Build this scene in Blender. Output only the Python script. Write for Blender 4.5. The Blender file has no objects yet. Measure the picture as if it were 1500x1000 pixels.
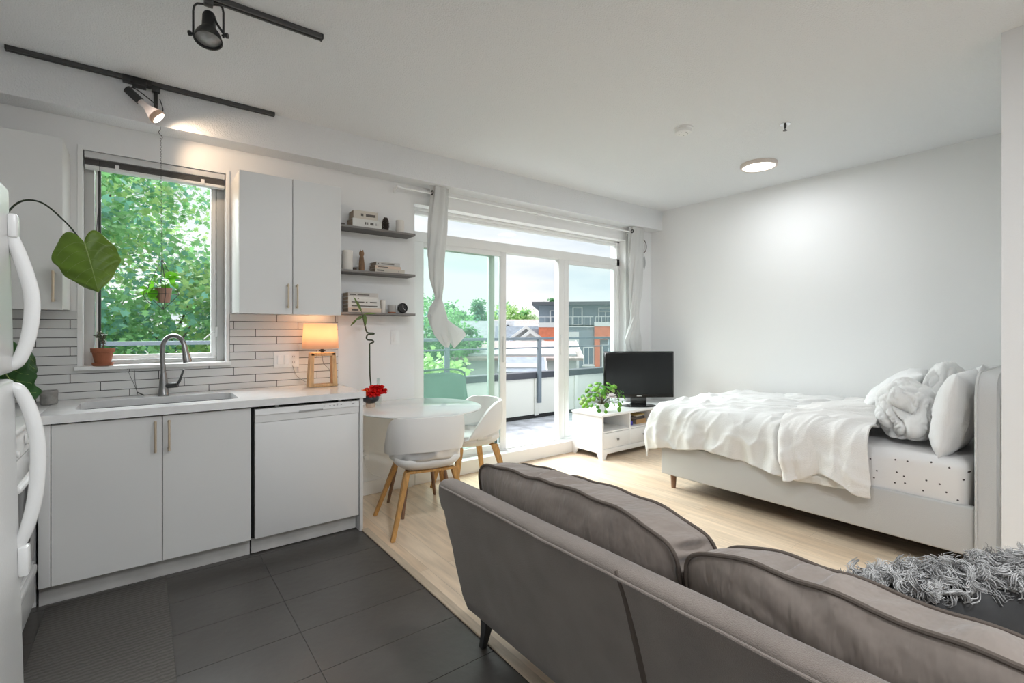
import bpy, bmesh, math, random
from mathutils import Vector, Matrix, Euler, noise
random.seed(7)
SC = bpy.context.scene
C = SC.collection
PI = math.pi

# ------------------------------------------------------------------ camera
cam_d = bpy.data.cameras.new('camera'); cam_d.sensor_width = 36; cam_d.lens = 16.992
cam_d.shift_y = -0.01; cam_d.clip_start = 0.05; cam_d.clip_end = 400
cam = bpy.data.objects.new('camera', cam_d); C.objects.link(cam)
cam.location = (0, 0, 1.31); cam.rotation_euler = (PI/2, 0, -math.radians(37.435))
SC.camera = cam
# ------------------------------------------------------------------ world
w = bpy.data.worlds.new('overcast_sky'); SC.world = w; w.use_nodes = True
nt = w.node_tree; N = nt.nodes; L = nt.links; N.clear()
out = N.new('ShaderNodeOutputWorld'); bg = N.new('ShaderNodeBackground')
tc = N.new('ShaderNodeTexCoord'); mp = N.new('ShaderNodeMapping'); mp.inputs['Scale'].default_value = (1.2, 1.2, 6.0)
nz = N.new('ShaderNodeTexNoise'); nz.inputs['Scale'].default_value = 1.6; nz.inputs['Detail'].default_value = 6; nz.inputs['Roughness'].default_value = .5
cr = N.new('ShaderNodeValToRGB')
cr.color_ramp.elements[0].position = .30; cr.color_ramp.elements[0].color = (.68, .77, .86, 1)
cr.color_ramp.elements[1].position = .50; cr.color_ramp.elements[1].color = (.96, .97, .98, 1)
L.new(tc.outputs['Generated'], mp.inputs['Vector']); L.new(mp.outputs[0], nz.inputs['Vector']); L.new(nz.outputs['Fac'], cr.inputs['Fac'])
L.new(cr.outputs['Color'], bg.inputs['Color']); bg.inputs['Strength'].default_value = .87
L.new(bg.outputs[0], out.inputs['Surface'])

# ------------------------------------------------------------------ sun(s) and fixtures' light
def sun(name, direction, strength, ang, col=(1, 1, 1)):
    d = bpy.data.lights.new(name, 'SUN'); d.energy = strength; d.angle = math.radians(ang); d.color = col
    o = bpy.data.objects.new(name, d); C.objects.link(o)
    o.rotation_euler = Vector(direction).to_track_quat('-Z', 'Y').to_euler(); o.location = (0, 8, 9)
    return o
sun('sky_glow', (.22, -.76, -.62), 12.0, 65, (.95, .98, 1))          # bright overcast sky in front of the windows
sun('high_sun', (.25, .55, -.8), .9, 20, (1, .98, .95))              # veiled sun behind the building
def disc_light(name, loc, size, power, col=(.93, .965, 1), direction=(0, 0, -1), spread=180):
    d = bpy.data.lights.new(name, 'AREA'); d.shape = 'DISK'; d.size = size; d.energy = power; d.color = col; d.spread = math.radians(spread)
    o = bpy.data.objects.new(name, d); C.objects.link(o); o.location = loc
    o.rotation_euler = Vector(direction).to_track_quat('-Z', 'Y').to_euler()
    return o
SC.view_settings.view_transform = 'Standard'
try: SC.view_settings.look = 'None'
except Exception: pass
SC.view_settings.gamma = 1; SC.view_settings.exposure = 0.36
SC.view_settings.use_curve_mapping = False
SC.cycles.max_bounces = 10; SC.cycles.diffuse_bounces = 6; SC.cycles.glossy_bounces = 4; SC.cycles.transparent_max_bounces = 16
SC.cycles.transmission_bounces = 6; SC.cycles.caustics_reflective = False; SC.cycles.caustics_refractive = False
SC.cycles.use_denoising = True; SC.cycles.sample_clamp_indirect = 4

# ------------------------------------------------------------------ materials
MATS = {}
def mat(name, col, rough=.6, metal=0, bump=0, bscale=60, var=0, vscale=4, sheen=0, spec=.5, stretch=None, trans=0, coat=0):
    if name in MATS: return MATS[name]
    m = bpy.data.materials.new(name); m.use_nodes = True; n = m.node_tree.nodes; l = m.node_tree.links
    p = n['Principled BSDF']; p.inputs['Base Color'].default_value = (*col, 1); p.inputs['Roughness'].default_value = rough
    p.inputs['Metallic'].default_value = metal; p.inputs['Specular IOR Level'].default_value = spec
    if sheen: p.inputs['Sheen Weight'].default_value = sheen
    if coat: p.inputs['Coat Weight'].default_value = coat
    t = n.new('ShaderNodeTexCoord'); mpn = n.new('ShaderNodeMapping'); l.new(t.outputs['Object'], mpn.inputs[0])
    if stretch: mpn.inputs['Scale'].default_value = stretch
    if var:
        z = n.new('ShaderNodeTexNoise'); z.inputs['Scale'].default_value = vscale; z.inputs['Detail'].default_value = 5
        l.new(mpn.outputs[0], z.inputs['Vector'])
        r = n.new('ShaderNodeValToRGB')
        r.color_ramp.elements[0].position = .3; r.color_ramp.elements[1].position = .7
        r.color_ramp.elements[0].color = (*[c*(1-var) for c in col], 1); r.color_ramp.elements[1].color = (*[min(1, c*(1+var)) for c in col], 1)
        l.new(z.outputs['Fac'], r.inputs[0]); l.new(r.outputs[0], p.inputs['Base Color'])
    if bump:
        z2 = n.new('ShaderNodeTexNoise'); z2.inputs['Scale'].default_value = bscale; z2.inputs['Detail'].default_value = 3
        l.new(mpn.outputs[0], z2.inputs['Vector']); b = n.new('ShaderNodeBump'); b.inputs['Strength'].default_value = bump; b.inputs['Distance'].default_value = (.03 if bscale < 5 else .01)
        l.new(z2.outputs['Fac'], b.inputs['Height']); l.new(b.outputs[0], p.inputs['Normal'])
    if trans:
        tr = n.new('ShaderNodeBsdfTranslucent'); tr.inputs[0].default_value = (*col, 1)
        mx = n.new('ShaderNodeMixShader'); mx.inputs[0].default_value = trans
        o = n['Material Output']; l.new(p.outputs[0], mx.inputs[1]); l.new(tr.outputs[0], mx.inputs[2]); l.new(mx.outputs[0], o.inputs['Surface'])
    MATS[name] = m; return m
def glass_mat(name, tint, refl=.06, haze=0, hazecol=(.8, .9, .9)):
    m = bpy.data.materials.new(name); m.use_nodes = True; n = m.node_tree.nodes; l = m.node_tree.links; n.clear()
    o = n.new('ShaderNodeOutputMaterial'); t = n.new('ShaderNodeBsdfTransparent'); t.inputs[0].default_value = (*tint, 1)
    g = n.new('ShaderNodeBsdfGlossy'); g.inputs['Roughness'].default_value = .02
    f = n.new('ShaderNodeFresnel'); ge = n.new('ShaderNodeNewGeometry'); mr = n.new('ShaderNodeMapRange')
    mr.inputs['To Min'].default_value = 1.17; mr.inputs['To Max'].default_value = 1/1.17; l.new(ge.outputs['Backfacing'], mr.inputs['Value']); l.new(mr.outputs['Result'], f.inputs['IOR'])
    x = n.new('ShaderNodeMixShader'); l.new(f.outputs[0], x.inputs[0]); l.new(t.outputs[0], x.inputs[1]); l.new(g.outputs[0], x.inputs[2])
    last = x
    if haze:
        d = n.new('ShaderNodeBsdfTranslucent'); d.inputs[0].default_value = (*hazecol, 1)
        y = n.new('ShaderNodeMixShader'); y.inputs[0].default_value = haze; l.new(x.outputs[0], y.inputs[1]); l.new(d.outputs[0], y.inputs[2]); last = y
    l.new(last.outputs[0], o.inputs['Surface']); MATS[name] = m; return m
def emis_mat(name, col, s):
    m = bpy.data.materials.new(name); m.use_nodes = True; p = m.node_tree.nodes['Principled BSDF']
    p.inputs['Base Color'].default_value = (*col, 1); p.inputs['Emission Color'].default_value = (*col, 1); p.inputs['Emission Strength'].default_value = s
    MATS[name] = m; return m
WALL = mat('wall_paint', (.80, .80, .80), .7, bump=.06, bscale=140)
CEIL = mat('ceiling_paint', (.775, .785, .80), .9, bump=.55, bscale=120)
TRIM = mat('trim_paint', (.82, .82, .81), .4)
VINYL = mat('window_vinyl', (.78, .78, .77), .4)
GREYV = mat('grey_frame', (.42, .42, .42), .5)
LAM = mat('cabinet_laminate', (.70, .70, .69), .38, bump=.02, bscale=300)
LAMEDGE = mat('cabinet_edge', (.62, .62, .61), .5)
DARKGAP = mat('dark_gap', (.015, .015, .015), .8)
QUARTZ = mat('white_quartz', (.76, .76, .76), .10, spec=.6, var=.03, vscale=30)
APPL = mat('appliance_white', (.78, .78, .775), .22, bump=.05, bscale=160)
APPL2 = mat('dishwasher_white', (.74, .74, .735), .3)
BRASS = mat('brushed_brass', (.60, .50, .38), .4, metal=.8)
STEEL = mat('brushed_steel', (.30, .30, .30), .32, metal=1)
STEELD = mat('sink_steel', (.33, .33, .33), .22, metal=1)
BLACK = mat('black_metal', (.022, .022, .022), .45)
BLACKP = mat('black_plastic', (.012, .012, .013), .15)
GREYM = mat('dark_grey_metal', (.06, .06, .06), .4)
SOFA = mat('sofa_fabric', (.205, .172, .150), .95, bump=.5, bscale=420, sheen=.25, var=.10, vscale=9, spec=.15)
SOFAC = mat('sofa_cushion_fabric', (.205, .172, .150), .95, bump=.6, bscale=3.2, sheen=.25, var=.10, vscale=2, spec=.15, stretch=(2.2, 5.5, 2.2))
SOFA2 = mat('sofa_piping', (.10, .082, .070), .95, spec=.1)
LINEN = mat('white_linen', (.80, .80, .79), .9, bump=.25, bscale=160, spec=.1, trans=.12)
LINEN2 = mat('pillow_cotton', (.72, .72, .72), .9, bump=.25, bscale=140, spec=.1)
UPH = mat('bed_upholstery', (.52, .52, .515), .95, bump=.25, bscale=300, spec=.1, sheen=.1)
CHAIRW = mat('chair_leatherette', (.78, .77, .75), .42, bump=.05, bscale=200)
OAK = mat('oak_leg', (.50, .27, .085), .5, var=.25, vscale=7, stretch=(12, 12, 1.2))
WALNUT = mat('walnut_leg', (.22, .12, .07), .5, var=.2, vscale=8, stretch=(10, 10, 1))
TERRA = mat('terracotta', (.34, .115, .055), .7, var=.12, vscale=20)
SOIL = mat('soil', (.03, .022, .015), .95)
TVWHITE = mat('tv_stand_white', (.80, .80, .80), .35)
TABLEW = mat('table_gloss_white', (.82, .83, .83), .035, spec=.6)
PAPER = mat('book_cover', (.62, .60, .57), .7)
PAGES = mat('book_pages', (.42, .33, .25), .9, bump=.4, bscale=200, stretch=(1, 1, 10))
CREAM = mat('cream_candle', (.72, .68, .63), .5)
CURT = mat('curtain_cotton', (.74, .74, .73), .9, trans=.3, bump=.15, bscale=200)
CHROME = mat('chrome', (.7, .7, .7), .15, metal=1)

# ------------------------------------------------------------------ mesh helpers
def B(): return bmesh.new()
def box(bm, x0, x1, y0, y1, z0, z1, bev=0, seg=2, M=None):
    vs = [bm.verts.new((x, y, z)) for x in (x0, x1) for y in (y0, y1) for z in (z0, z1)]
    fs = [(0, 1, 3, 2), (4, 6, 7, 5), (0, 4, 5, 1), (2, 3, 7, 6), (0, 2, 6, 4), (1, 5, 7, 3)]
    nf = [bm.faces.new([vs[i] for i in f]) for f in fs]
    if bev:
        es = list({e for f in nf for e in f.edges})
        r = bmesh.ops.bevel(bm, geom=es+vs, offset=bev, segments=seg, profile=.5, affect='EDGES')
        vs = [v for v in r['verts']]
    if M is not None:
        bmesh.ops.transform(bm, matrix=M, verts=list({v for v in vs if v.is_valid}))
    return bm
def hexa(bm, bot, top):
    a = [bm.verts.new(p) for p in bot]; b = [bm.verts.new(p) for p in top]; n = len(a)
    bm.faces.new(a[::-1]); bm.faces.new(b)
    for i in range(n): bm.faces.new((a[i], a[(i+1) % n], b[(i+1) % n], b[i]))
    return bm
def basis(d):
    d = Vector(d).normalized(); u = d.cross(Vector((0, 0, 1)))
    if u.length < 1e-3: u = Vector((1, 0, 0))
    u.normalize(); return d, u, d.cross(u)
def tube(bm, pts, r, seg=10, cap=True):
    pts = [Vector(p) for p in pts]; n = len(pts); rings = []
    d0, u, v = basis(pts[1]-pts[0])
    for i, p in enumerate(pts):
        d = (pts[min(i+1, n-1)]-pts[max(i-1, 0)]).normalized()
        u = (u-d*u.dot(d)).normalized(); v = d.cross(u)
        rr = r[i] if isinstance(r, (list, tuple)) else r
        rings.append([bm.verts.new(p+(u*math.cos(2*PI*k/seg)+v*math.sin(2*PI*k/seg))*rr) for k in range(seg)])
    for a, b in zip(rings, rings[1:]):
        for k in range(seg): bm.faces.new((a[k], a[(k+1) % seg], b[(k+1) % seg], b[k]))
    if cap: bm.faces.new(rings[0][::-1]); bm.faces.new(rings[-1])
    return bm
def lathe(bm, prof, c=(0, 0, 0), seg=32, M=None, cap=True):
    rings = []; new = []
    for r, z in prof:
        ring = [bm.verts.new((c[0]+r*math.cos(2*PI*k/seg), c[1]+r*math.sin(2*PI*k/seg), c[2]+z)) for k in range(seg)]
        rings.append(ring); new += ring
    for a, b in zip(rings, rings[1:]):
        for k in range(seg): bm.faces.new((a[k], a[(k+1) % seg], b[(k+1) % seg], b[k]))
    if cap:
        bm.faces.new(rings[0][::-1]); bm.faces.new(rings[-1])
    if M is not None: bmesh.ops.transform(bm, matrix=M, verts=new)
    return bm
def grid(bm, fn, nu, nv, closeu=False):
    g = [[bm.verts.new(fn(i/(nu if closeu else nu-1), j/(nv-1))) for j in range(nv)] for i in range(nu)]
    for i in range(nu if closeu else nu-1):
        for j in range(nv-1):
            i2 = (i+1) % nu
            bm.faces.new((g[i][j], g[i2][j], g[i2][j+1], g[i][j+1]))
    return g
def path(pts, n=24):
    """smooth Catmull-Rom through points"""
    P = [Vector(p) for p in pts]; P = [P[0]*2-P[1]]+P+[P[-1]*2-P[-2]]; o = []
    m = len(P)-3
    for k in range(n+1):
        t = k/n*m; i = min(int(t), m-1); t -= i
        a, b, c, d = P[i:i+4]
        o.append(.5*((2*b)+(c-a)*t+(2*a-5*b+4*c-d)*t*t+(3*b-a-3*c+d)*t**3))
    return o
def look(loc, x=None, z=None, rz=0):
    return Matrix.Translation(loc) @ Matrix.Rotation(rz, 4, 'Z')
def finish(bm, smooth=True, ang=35):
    bmesh.ops.recalc_face_normals(bm, faces=bm.faces[:])
    if smooth:
        for f in bm.faces: f.smooth = True
        for e in bm.edges:
            if len(e.link_faces) == 2 and e.calc_face_angle(0) > math.radians(ang): e.smooth = False
def obj(name, bm, m, parent=None, smooth=True, ang=35, label=None):
    finish(bm, smooth, ang)
    if parent is not None:
        T = parent.get('_M')
        o_off = Vector(parent['_o']); rz = parent['_r']
        M = (Matrix.Translation(o_off) @ Matrix.Rotation(rz, 4, 'Z')).inverted()
        bmesh.ops.transform(bm, matrix=M, verts=bm.verts[:]); loc = Vector((0, 0, 0))
    else:
        xs = [v.co for v in bm.verts]
        loc = Vector(((min(v.x for v in xs)+max(v.x for v in xs))/2, (min(v.y for v in xs)+max(v.y for v in xs))/2, min(v.z for v in xs)))
        bmesh.ops.translate(bm, vec=-loc, verts=bm.verts[:])
    me = bpy.data.meshes.new(name); bm.to_mesh(me); bm.free()
    for q in (m if isinstance(m, (list, tuple)) else [m]): me.materials.append(q)
    o = bpy.data.objects.new(name, me); C.objects.link(o)
    if parent is not None: o.parent = parent; META[o.name] = META[parent.name]
    else: o.location = loc; META[o.name] = (tuple(loc), 0)
    o['_o'] = META[o.name][0]; o['_r'] = META[o.name][1]
    if label: o['label'] = label
    return o
META = {}
def thing(name, label, cat, loc=(0, 0, 0), rz=0, group=None):
    o = bpy.data.objects.new(name, None); C.objects.link(o); o.empty_display_size = .05
    o.location = loc; o.rotation_euler = (0, 0, rz); o['label'] = label; o['category'] = cat
    if group: o['group'] = group
    META[o.name] = (tuple(loc), rz); o['_o'] = tuple(loc); o['_r'] = float(rz)
    return o
def tag(o, label, cat, group=None, kind=None):
    o['label'] = label; o['category'] = cat
    if group: o['group'] = group
    if kind: o['kind'] = kind
    return o
def struct(name, bm, m, parent=None, smooth=False, label=None):
    o = obj(name, bm, m, parent, smooth=smooth)
    if parent is None: o['kind'] = 'structure'
    if label: o['label'] = label
    return o
def dup(root, loc, rz, label=None, group=None):
    r = root.copy(); C.objects.link(r); r.location = loc; r.rotation_euler = (0, 0, rz)
    if label: r['label'] = label
    if group: r['group'] = group
    def rec(src, dst):
        for ch in list(src.children):
            c = ch.copy(); C.objects.link(c); c.parent = dst; rec(ch, c)
    rec(root, r); return r
def nz3(p, s=1.0, o=0): return noise.noise(Vector((p[0]*s+o, p[1]*s+o*.7, p[2]*s-o)))
def ridge(p, s, o=0): return (1-abs(noise.noise(Vector((p[0]*s[0]+o, p[1]*s[1]+o, p[2]*s[2]-o)))*2))**3
def mods(o, sub=0, solid=0, off=-1):
    if solid:
        s = o.modifiers.new('solid', 'SOLIDIFY'); s.thickness = solid; s.offset = off
    if sub:
        s = o.modifiers.new('sub', 'SUBSURF'); s.levels = sub; s.render_levels = sub
    return o

# ================================================================== STRUCTURE
ZC = 2.79; XB = 5.10; YW = 3.78
# floors
def wood_mat():
    m = bpy.data.materials.new('maple_floor'); m.use_nodes = True; n = m.node_tree.nodes; l = m.node_tree.links; p = n['Principled BSDF']
    t = n.new('ShaderNodeTexCoord'); mp = n.new('ShaderNodeMapping'); mp.inputs['Rotation'].default_value = (0, 0, PI/2)
    l.new(t.outputs['Object'], mp.inputs[0])
    b = n.new('ShaderNodeTexBrick'); b.inputs['Scale'].default_value = 1; b.inputs['Brick Width'].default_value = 1.1; b.inputs['Row Height'].default_value = .125
    b.offset = .37; b.inputs['Mortar Size'].default_value = .0012; b.inputs['Mortar Smooth'].default_value = .3
    b.inputs['Color1'].default_value = (.70, .545, .395, 1); b.inputs['Color2'].default_value = (.77, .635, .49, 1); b.inputs['Mortar'].default_value = (.48, .38, .28, 1)
    l.new(mp.outputs[0], b.inputs['Vector'])
    m2 = n.new('ShaderNodeMapping'); m2.inputs['Scale'].default_value = (14, 1.2, 1); l.new(t.outputs['Object'], m2.inputs[0])
    z = n.new('ShaderNodeTexNoise'); z.inputs['Scale'].default_value = 2.5; z.inputs['Detail'].default_value = 6; l.new(m2.outputs[0], z.inputs['Vector'])
    r = n.new('ShaderNodeValToRGB'); r.color_ramp.elements[0].position = .3; r.color_ramp.elements[0].color = (.82, .80, .78, 1)
    r.color_ramp.elements[1].position = .7; r.color_ramp.elements[1].color = (1.08, 1.06, 1.04, 1); l.new(z.outputs['Fac'], r.inputs[0])
    x = n.new('ShaderNodeMix'); x.data_type = 'RGBA'; x.blend_type = 'MULTIPLY'; x.inputs[0].default_value = 1
    l.new(b.outputs['Color'], x.inputs[6]); l.new(r.outputs[0], x.inputs[7]); l.new(x.outputs[2], p.inputs['Base Color'])
    p.inputs['Roughness'].default_value = .34; return m
def tile_mat():
    m = bpy.data.materials.new('slate_tile'); m.use_nodes = True; n = m.node_tree.nodes; l = m.node_tree.links; p = n['Principled BSDF']
    t = n.new('ShaderNodeTexCoord')
    z = n.new('ShaderNodeTexNoise'); z.inputs['Scale'].default_value = 3; z.inputs['Detail'].default_value = 7; l.new(t.outputs['Object'], z.inputs['Vector'])
    r = n.new('ShaderNodeValToRGB'); r.color_ramp.elements[0].position = .3; r.color_ramp.elements[0].color = (.060, .054, .049, 1)
    r.color_ramp.elements[1].position = .75; r.color_ramp.elements[1].color = (.085, .078, .071, 1); l.new(z.outputs['Fac'], r.inputs[0]); l.new(r.outputs[0], p.inputs['Base Color'])
    p.inputs['Roughness'].default_value = .33
    z2 = n.new('ShaderNodeTexNoise'); z2.inputs['Scale'].default_value = 25; l.new(t.outputs['Object'], z2.inputs['Vector'])
    b = n.new('ShaderNodeBump'); b.inputs['Strength'].default_value = .12; b.inputs['Distance'].default_value = .01; l.new(z2.outputs['Fac'], b.inputs['Height']); l.new(b.outputs[0], p.inputs['Normal'])
    return m
bm = B(); box(bm, 1.16, 5.10, -2.0, 3.78, -.15, 0)
struct('floor', bm, wood_mat())
GROUT = mat('dark_grout', (.02, .017, .015), .9)
bm = B(); box(bm, -1.05, 1.16, -2.0, 3.78, -.15, -.004); nb = len(bm.faces)
y = 2.84+.305*4
while y > -2.0:
    for x0 in (-1.262, -.658, -.054, .548):
        xa, xb = max(-1.05, x0+.0015), min(1.145, x0+.603-.0015); ya, yb = max(-2, y-.305+.0015), min(3.78, y-.0015)
        if xb > xa+.01 and yb > ya+.01: box(bm, xa, xb, ya, yb, -.004, 0)
    y -= .305
for i, f in enumerate(bm.faces): f.material_index = 0 if i < nb else 1
struct('floor', bm, [GROUT, tile_mat()])
bm = B(); box(bm, 1.146, 1.19, -2.0, 3.13, 0, .009, .003)
struct('trim_1', bm, mat('maple_strip', (.50, .40, .30), .4, var=.15, vscale=6, stretch=(10, 1, 1)))
# ceiling + soffit
bm = B(); box(bm, -1.2, 5.3, -2.0, 4.0, ZC, ZC+.2); struct('ceiling', bm, CEIL)
bm = B(); box(bm, -1.05, 5.10, 3.61, 3.78, 2.55, ZC); struct('trim_2', bm, CEIL, label='dropped ceiling edge above the window wall')
# north wall: kitchen window x -.276...45 z 1.10..2.375 ; slider x 1.84..4.62 z .125..2.40
bm = B()
W0, W1 = YW, 4.0
for a in [(-1.05, -.276, 0, ZC), (-.276, .452, 0, 1.09), (-.276, .452, 2.378, ZC), (.452, 1.842, 0, ZC), (1.842, 4.62, 0, .06), (1.842, 4.62, 2.40, ZC), (4.62, 5.3, 0, ZC)]:
    box(bm, a[0], a[1], W0, W1, a[2], a[3])
struct('wall_north', bm, WALL)
bm = B(); box(bm, XB, XB+.2, .228, 3.78, 0, ZC); struct('wall_east', bm, WALL)
bm = B(); box(bm, 3.387, 5.3, -2.0, .428, 0, ZC); struct('wall_partition', bm, WALL)
bm = B(); box(bm, -1.25, -1.05, -2.0, 4.0, 0, ZC); struct('wall_west', bm, WALL)
bm = B(); box(bm, -1.25, 5.3, -2.2, -2.0, 0, ZC); struct('wall_south', bm, WALL)
bm = B(); box(bm, 1.16, 1.842, 3.768, 3.78, 0, .11, .003); struct('baseboard_north', bm, TRIM)
bm = B(); box(bm, XB-.012, XB, .43, 3.78, 0, .11, .003); struct('baseboard_east', bm, TRIM)
# door curb
bm = B(); box(bm, 1.842, 4.62, 3.765, 3.90, 0, .125, .006); struct('trim_3', bm, TRIM)
bm = B(); box(bm, 4.60, 4.64, 3.772, 3.78, .125, 2.40, .002); struct('trim_4', bm, TRIM)

# kitchen window -----------------------------------------------------
win = thing('window_1', 'white framed kitchen window above the sink', 'window', (.09, 3.9, 1.10)); win['kind'] = 'structure'; del win['category']; del win['label']
bm = B()
x0, x1, z0, z1 = -.276, .452, 1.095, 2.378
for a in [(x0, x0+.045, z0, z1), (x1-.045, x1, z0, z1), (x0+.045, x1-.045, z0, z0+.035), (x0+.045, x1-.045, z1-.04, z1)]:
    box(bm, a[0], a[1], 3.87, 3.96, a[2], a[3], .004)
obj('window_frame', bm, mat('window_grey_vinyl', (.50, .50, .49), .45), win)
bm = B()
sx0, sx1, sz0, sz1 = -.225, .405, 1.135, 2.335
for a in [(sx0, sx0+.012, sz0, sz1), (sx1-.030, sx1, sz0, sz1), (sx0+.012, sx1-.03, sz0, sz0+.028), (sx0+.012, sx1-.03, sz1-.03, sz1)]:
    box(bm, a[0], a[1], 3.88, 3.93, a[2], a[3], .003)
obj('sash', bm, VINYL, win)
bm = B(); box(bm, -.2125, -.2, 3.885, 3.925, 1.163, 2.30); obj('sash_gasket', bm, BLACK, win)
bm = B(); box(bm, -.199, .3745, 3.90, 3.906, 1.163, 2.305); obj('pane', bm, glass_mat('window_glass', (.97, .99, .985)), win)
bm = B(); tube(bm, [(.405, 3.875, 1.30), (.385, 3.86, 1.305), (.33, 3.85, 1.255)], .004); box(bm, .398, .412, 3.865, 3.88, 1.27, 1.34, .002)
obj('window_crank', bm, VINYL, win)
bm = B(); box(bm, -.312, .478, 3.735, 3.88, 1.082, 1.105, .004); struct('trim_5', bm, TRIM)
bm = B()
for a in [(-.300, -.276, 1.105, 2.40), (.452, .472, 1.105, 2.40)]: box(bm, a[0], a[1], 3.772, 3.78, a[2], a[3], .002)
struct('trim_6', bm, TRIM)
# blind
bl = thing('window_blind', 'white blind drawn up under the top of the kitchen window', 'blind', (.09, 3.83, 2.28))
bm = B(); box(bm, -.270, .446, 3.79, 3.835, 2.338, 2.375, .003); obj('headrail', bm, mat('blind_white', (.62, .62, .62), .5), bl)
bm = B()
for k in range(6): box(bm, -.268, .444, 3.80, 3.85, 2.302+k*.0058, 2.3045+k*.0058)
obj('slats', bm, mat('blind_slat', (.16, .15, .145), .6), bl)
bm = B(); box(bm, -.270, .446, 3.797, 3.852, 2.280, 2.298, .003); obj('bottom_rail', bm, VINYL, bl)
for xx in (-.13, .31):
    bm = B(); box(bm, xx, xx+.02, 3.79, 3.797, 2.285, 2.318, .001); obj('clip', bm, VINYL, bl)
bm = B(); tube(bm, path([(-.2, 3.79, 2.33), (-.203, 3.79, 2.1), (-.214, 3.79, 1.9), (-.205, 3.79, 1.7), (-.207, 3.79, 1.4)], 30), .0022, 6); obj('pull_cord', bm, GREYM, bl)

# sliding door -------------------------------------------------------
dr = thing('door_1', 'x', 'x', (3.2, 3.93, .12)); dr['kind'] = 'structure'; del dr['category']; del dr['label']
bm = B()
DX0, DX1 = 1.842, 4.62; FZ = .125
for a in [(DX0, DX0+.055, FZ, 2.40), (DX1-.05, DX1, FZ, 2.40), (DX0, DX1, 2.375, 2.40), (DX0, DX1, 2.10, 2.19), (DX0, DX1, .06, FZ+.012)]:
    box(bm, a[0], a[1], 3.88, 3.985, a[2], a[3], .004)
box(bm, DX0+.05, DX1-.05, 3.90, 3.95, 2.345, 2.375, .004)
obj('door_frame', bm, VINYL, dr)
GL = glass_mat('door_glass', (.985, .995, .993)); GLT = glass_mat('tinted_door_glass', (.945, .987, .97), haze=.014, hazecol=(.60, .85, .76))
bm = B(); box(bm, DX0+.055, DX1-.05, 3.925, 3.931, 2.19, 2.345); obj('transom_pane', bm, GL, dr)
def panel(x0, x1, y, sl, sr, nm, mt, gm, rail=.055, top=.045):
    bm = B(); za, zb = FZ+.012, 2.10
    box(bm, x0, x0+sl, y, y+.035, za, zb, .003); box(bm, x1-sr, x1, y, y+.035, za, zb, .003)
    box(bm, x0+sl, x1-sr, y, y+.035, za, za+rail, .003); box(bm, x0+sl, x1-sr, y, y+.035, zb-top, zb, .003)
    f = obj('sliding_panel', bm, mt, dr)
    bm = B(); box(bm, x0+sl, x1-sr, y+.014, y+.02, za+rail, zb-top); obj('pane', bm, gm, f)
    return f
panel(1.897, 2.90, 3.885, .09, .07, 'a', VINYL, GLT)
panel(1.92, 2.80, 3.945, .06, .065, 'b', mat('slider_back_frame', (.55, .62, .56), .5), GLT)
panel(3.70, 4.57, 3.885, .07, .04, 'c', VINYL, GLT)
bm = B(); box(bm, 3.622, 3.70, 3.885, 3.96, FZ+.012, 2.10, .004); obj('door_mullion', bm, VINYL, dr)
bm = B(); box(bm, 3.64, 3.66, 3.868, 3.885, 1.05, 1.27, .005); obj('door_handle', bm, TRIM, dr)
bm = B(); box(bm, 2.855, 2.875, 3.866, 3.885, 1.0, 1.26, .006); obj('door_handle', bm, TRIM, dr)

# ================================================================== KITCHEN
# tiled backsplash
bm = B()
offs = {0: .766, 1: .496, 2: .63}
ztop = 1.428; r = 0
while ztop > .93:
    z0 = max(.916, ztop-.0525+.0038); base = offs[r % 3]; x = base-.413*6
    while x < 1.20:
        a, b = max(-1.05, x+.0019), min(1.20, x+.413-.0019)
        segs = [(a, b)]
        if ztop > 1.11: # cut round the window
            segs = [(a, min(b, -.300)), (max(a, .474), b)]
            if ztop-.0525 < 1.075 and z0 < 1.075:
                box(bm, max(a, -.300), min(b, .474), 3.771, 3.7765, z0, 1.081, .0009, 1) if min(b, .474)-max(a, -.300) > .006 else None
        for s, e in segs:
            if e-s > .006: box(bm, s, e, 3.771, 3.7765, z0, ztop, .0009, 1)
        x += .413
    ztop -= .0525; r += 1
tiles = struct('trim_7', bm, mat('backsplash_tile', (.66, .66, .65), .22, var=.03, vscale=5), label='narrow pale wall tiles of the backsplash')
bm = B()
for a in [(-1.05, -.300, .915, 1.428), (.474, 1.20, .915, 1.428), (-.300, .474, .915, 1.082)]:
    box(bm, a[0], a[1], 3.7745, 3.7795, a[2], a[3])
obj('grout', bm, mat('tile_grout', (.045, .042, .042), .9), tiles, smooth=False)

# base cabinet under the sink
cab = thing('base_cabinet', 'white two door sink cabinet beside the dishwasher', 'cabinet', (.07, 3.45, 0))
bm = B(); box(bm, -.345, .500, 3.155, 3.76, .10, .68); box(bm, -.345, -.33, 3.155, 3.76, .68, .872); box(bm, .485, .500, 3.155, 3.76, .68, .872); box(bm, -.345, .5, 3.74, 3.76, .68, .872); box(bm, -.345, .5, 3.155, 3.17, .68, .872)
obj('body', bm, DARKGAP, cab)
bm = B(); box(bm, -.385, -.343, 3.133, 3.155, .105, .868, .001); obj('filler_panel', bm, LAM, cab)
bm = B(); box(bm, -.39, .503, 3.195, 3.21, 0, .10); obj('toe_kick', bm, mat('toe_kick_white', (.56, .55, .53), .5, var=.15, vscale=6), cab)
def bar_handle(nm, x, z0, z1, y, par):
    bm = B(); tube(bm, [(x, y-.032, z0), (x, y-.032, z1)], .0055, 10)
    for z in (z0+.010, z1-.010): tube(bm, [(x, y-.034, z), (x, y, z)], .0065, 10)
    obj(nm, bm, BRASS, par)
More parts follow.
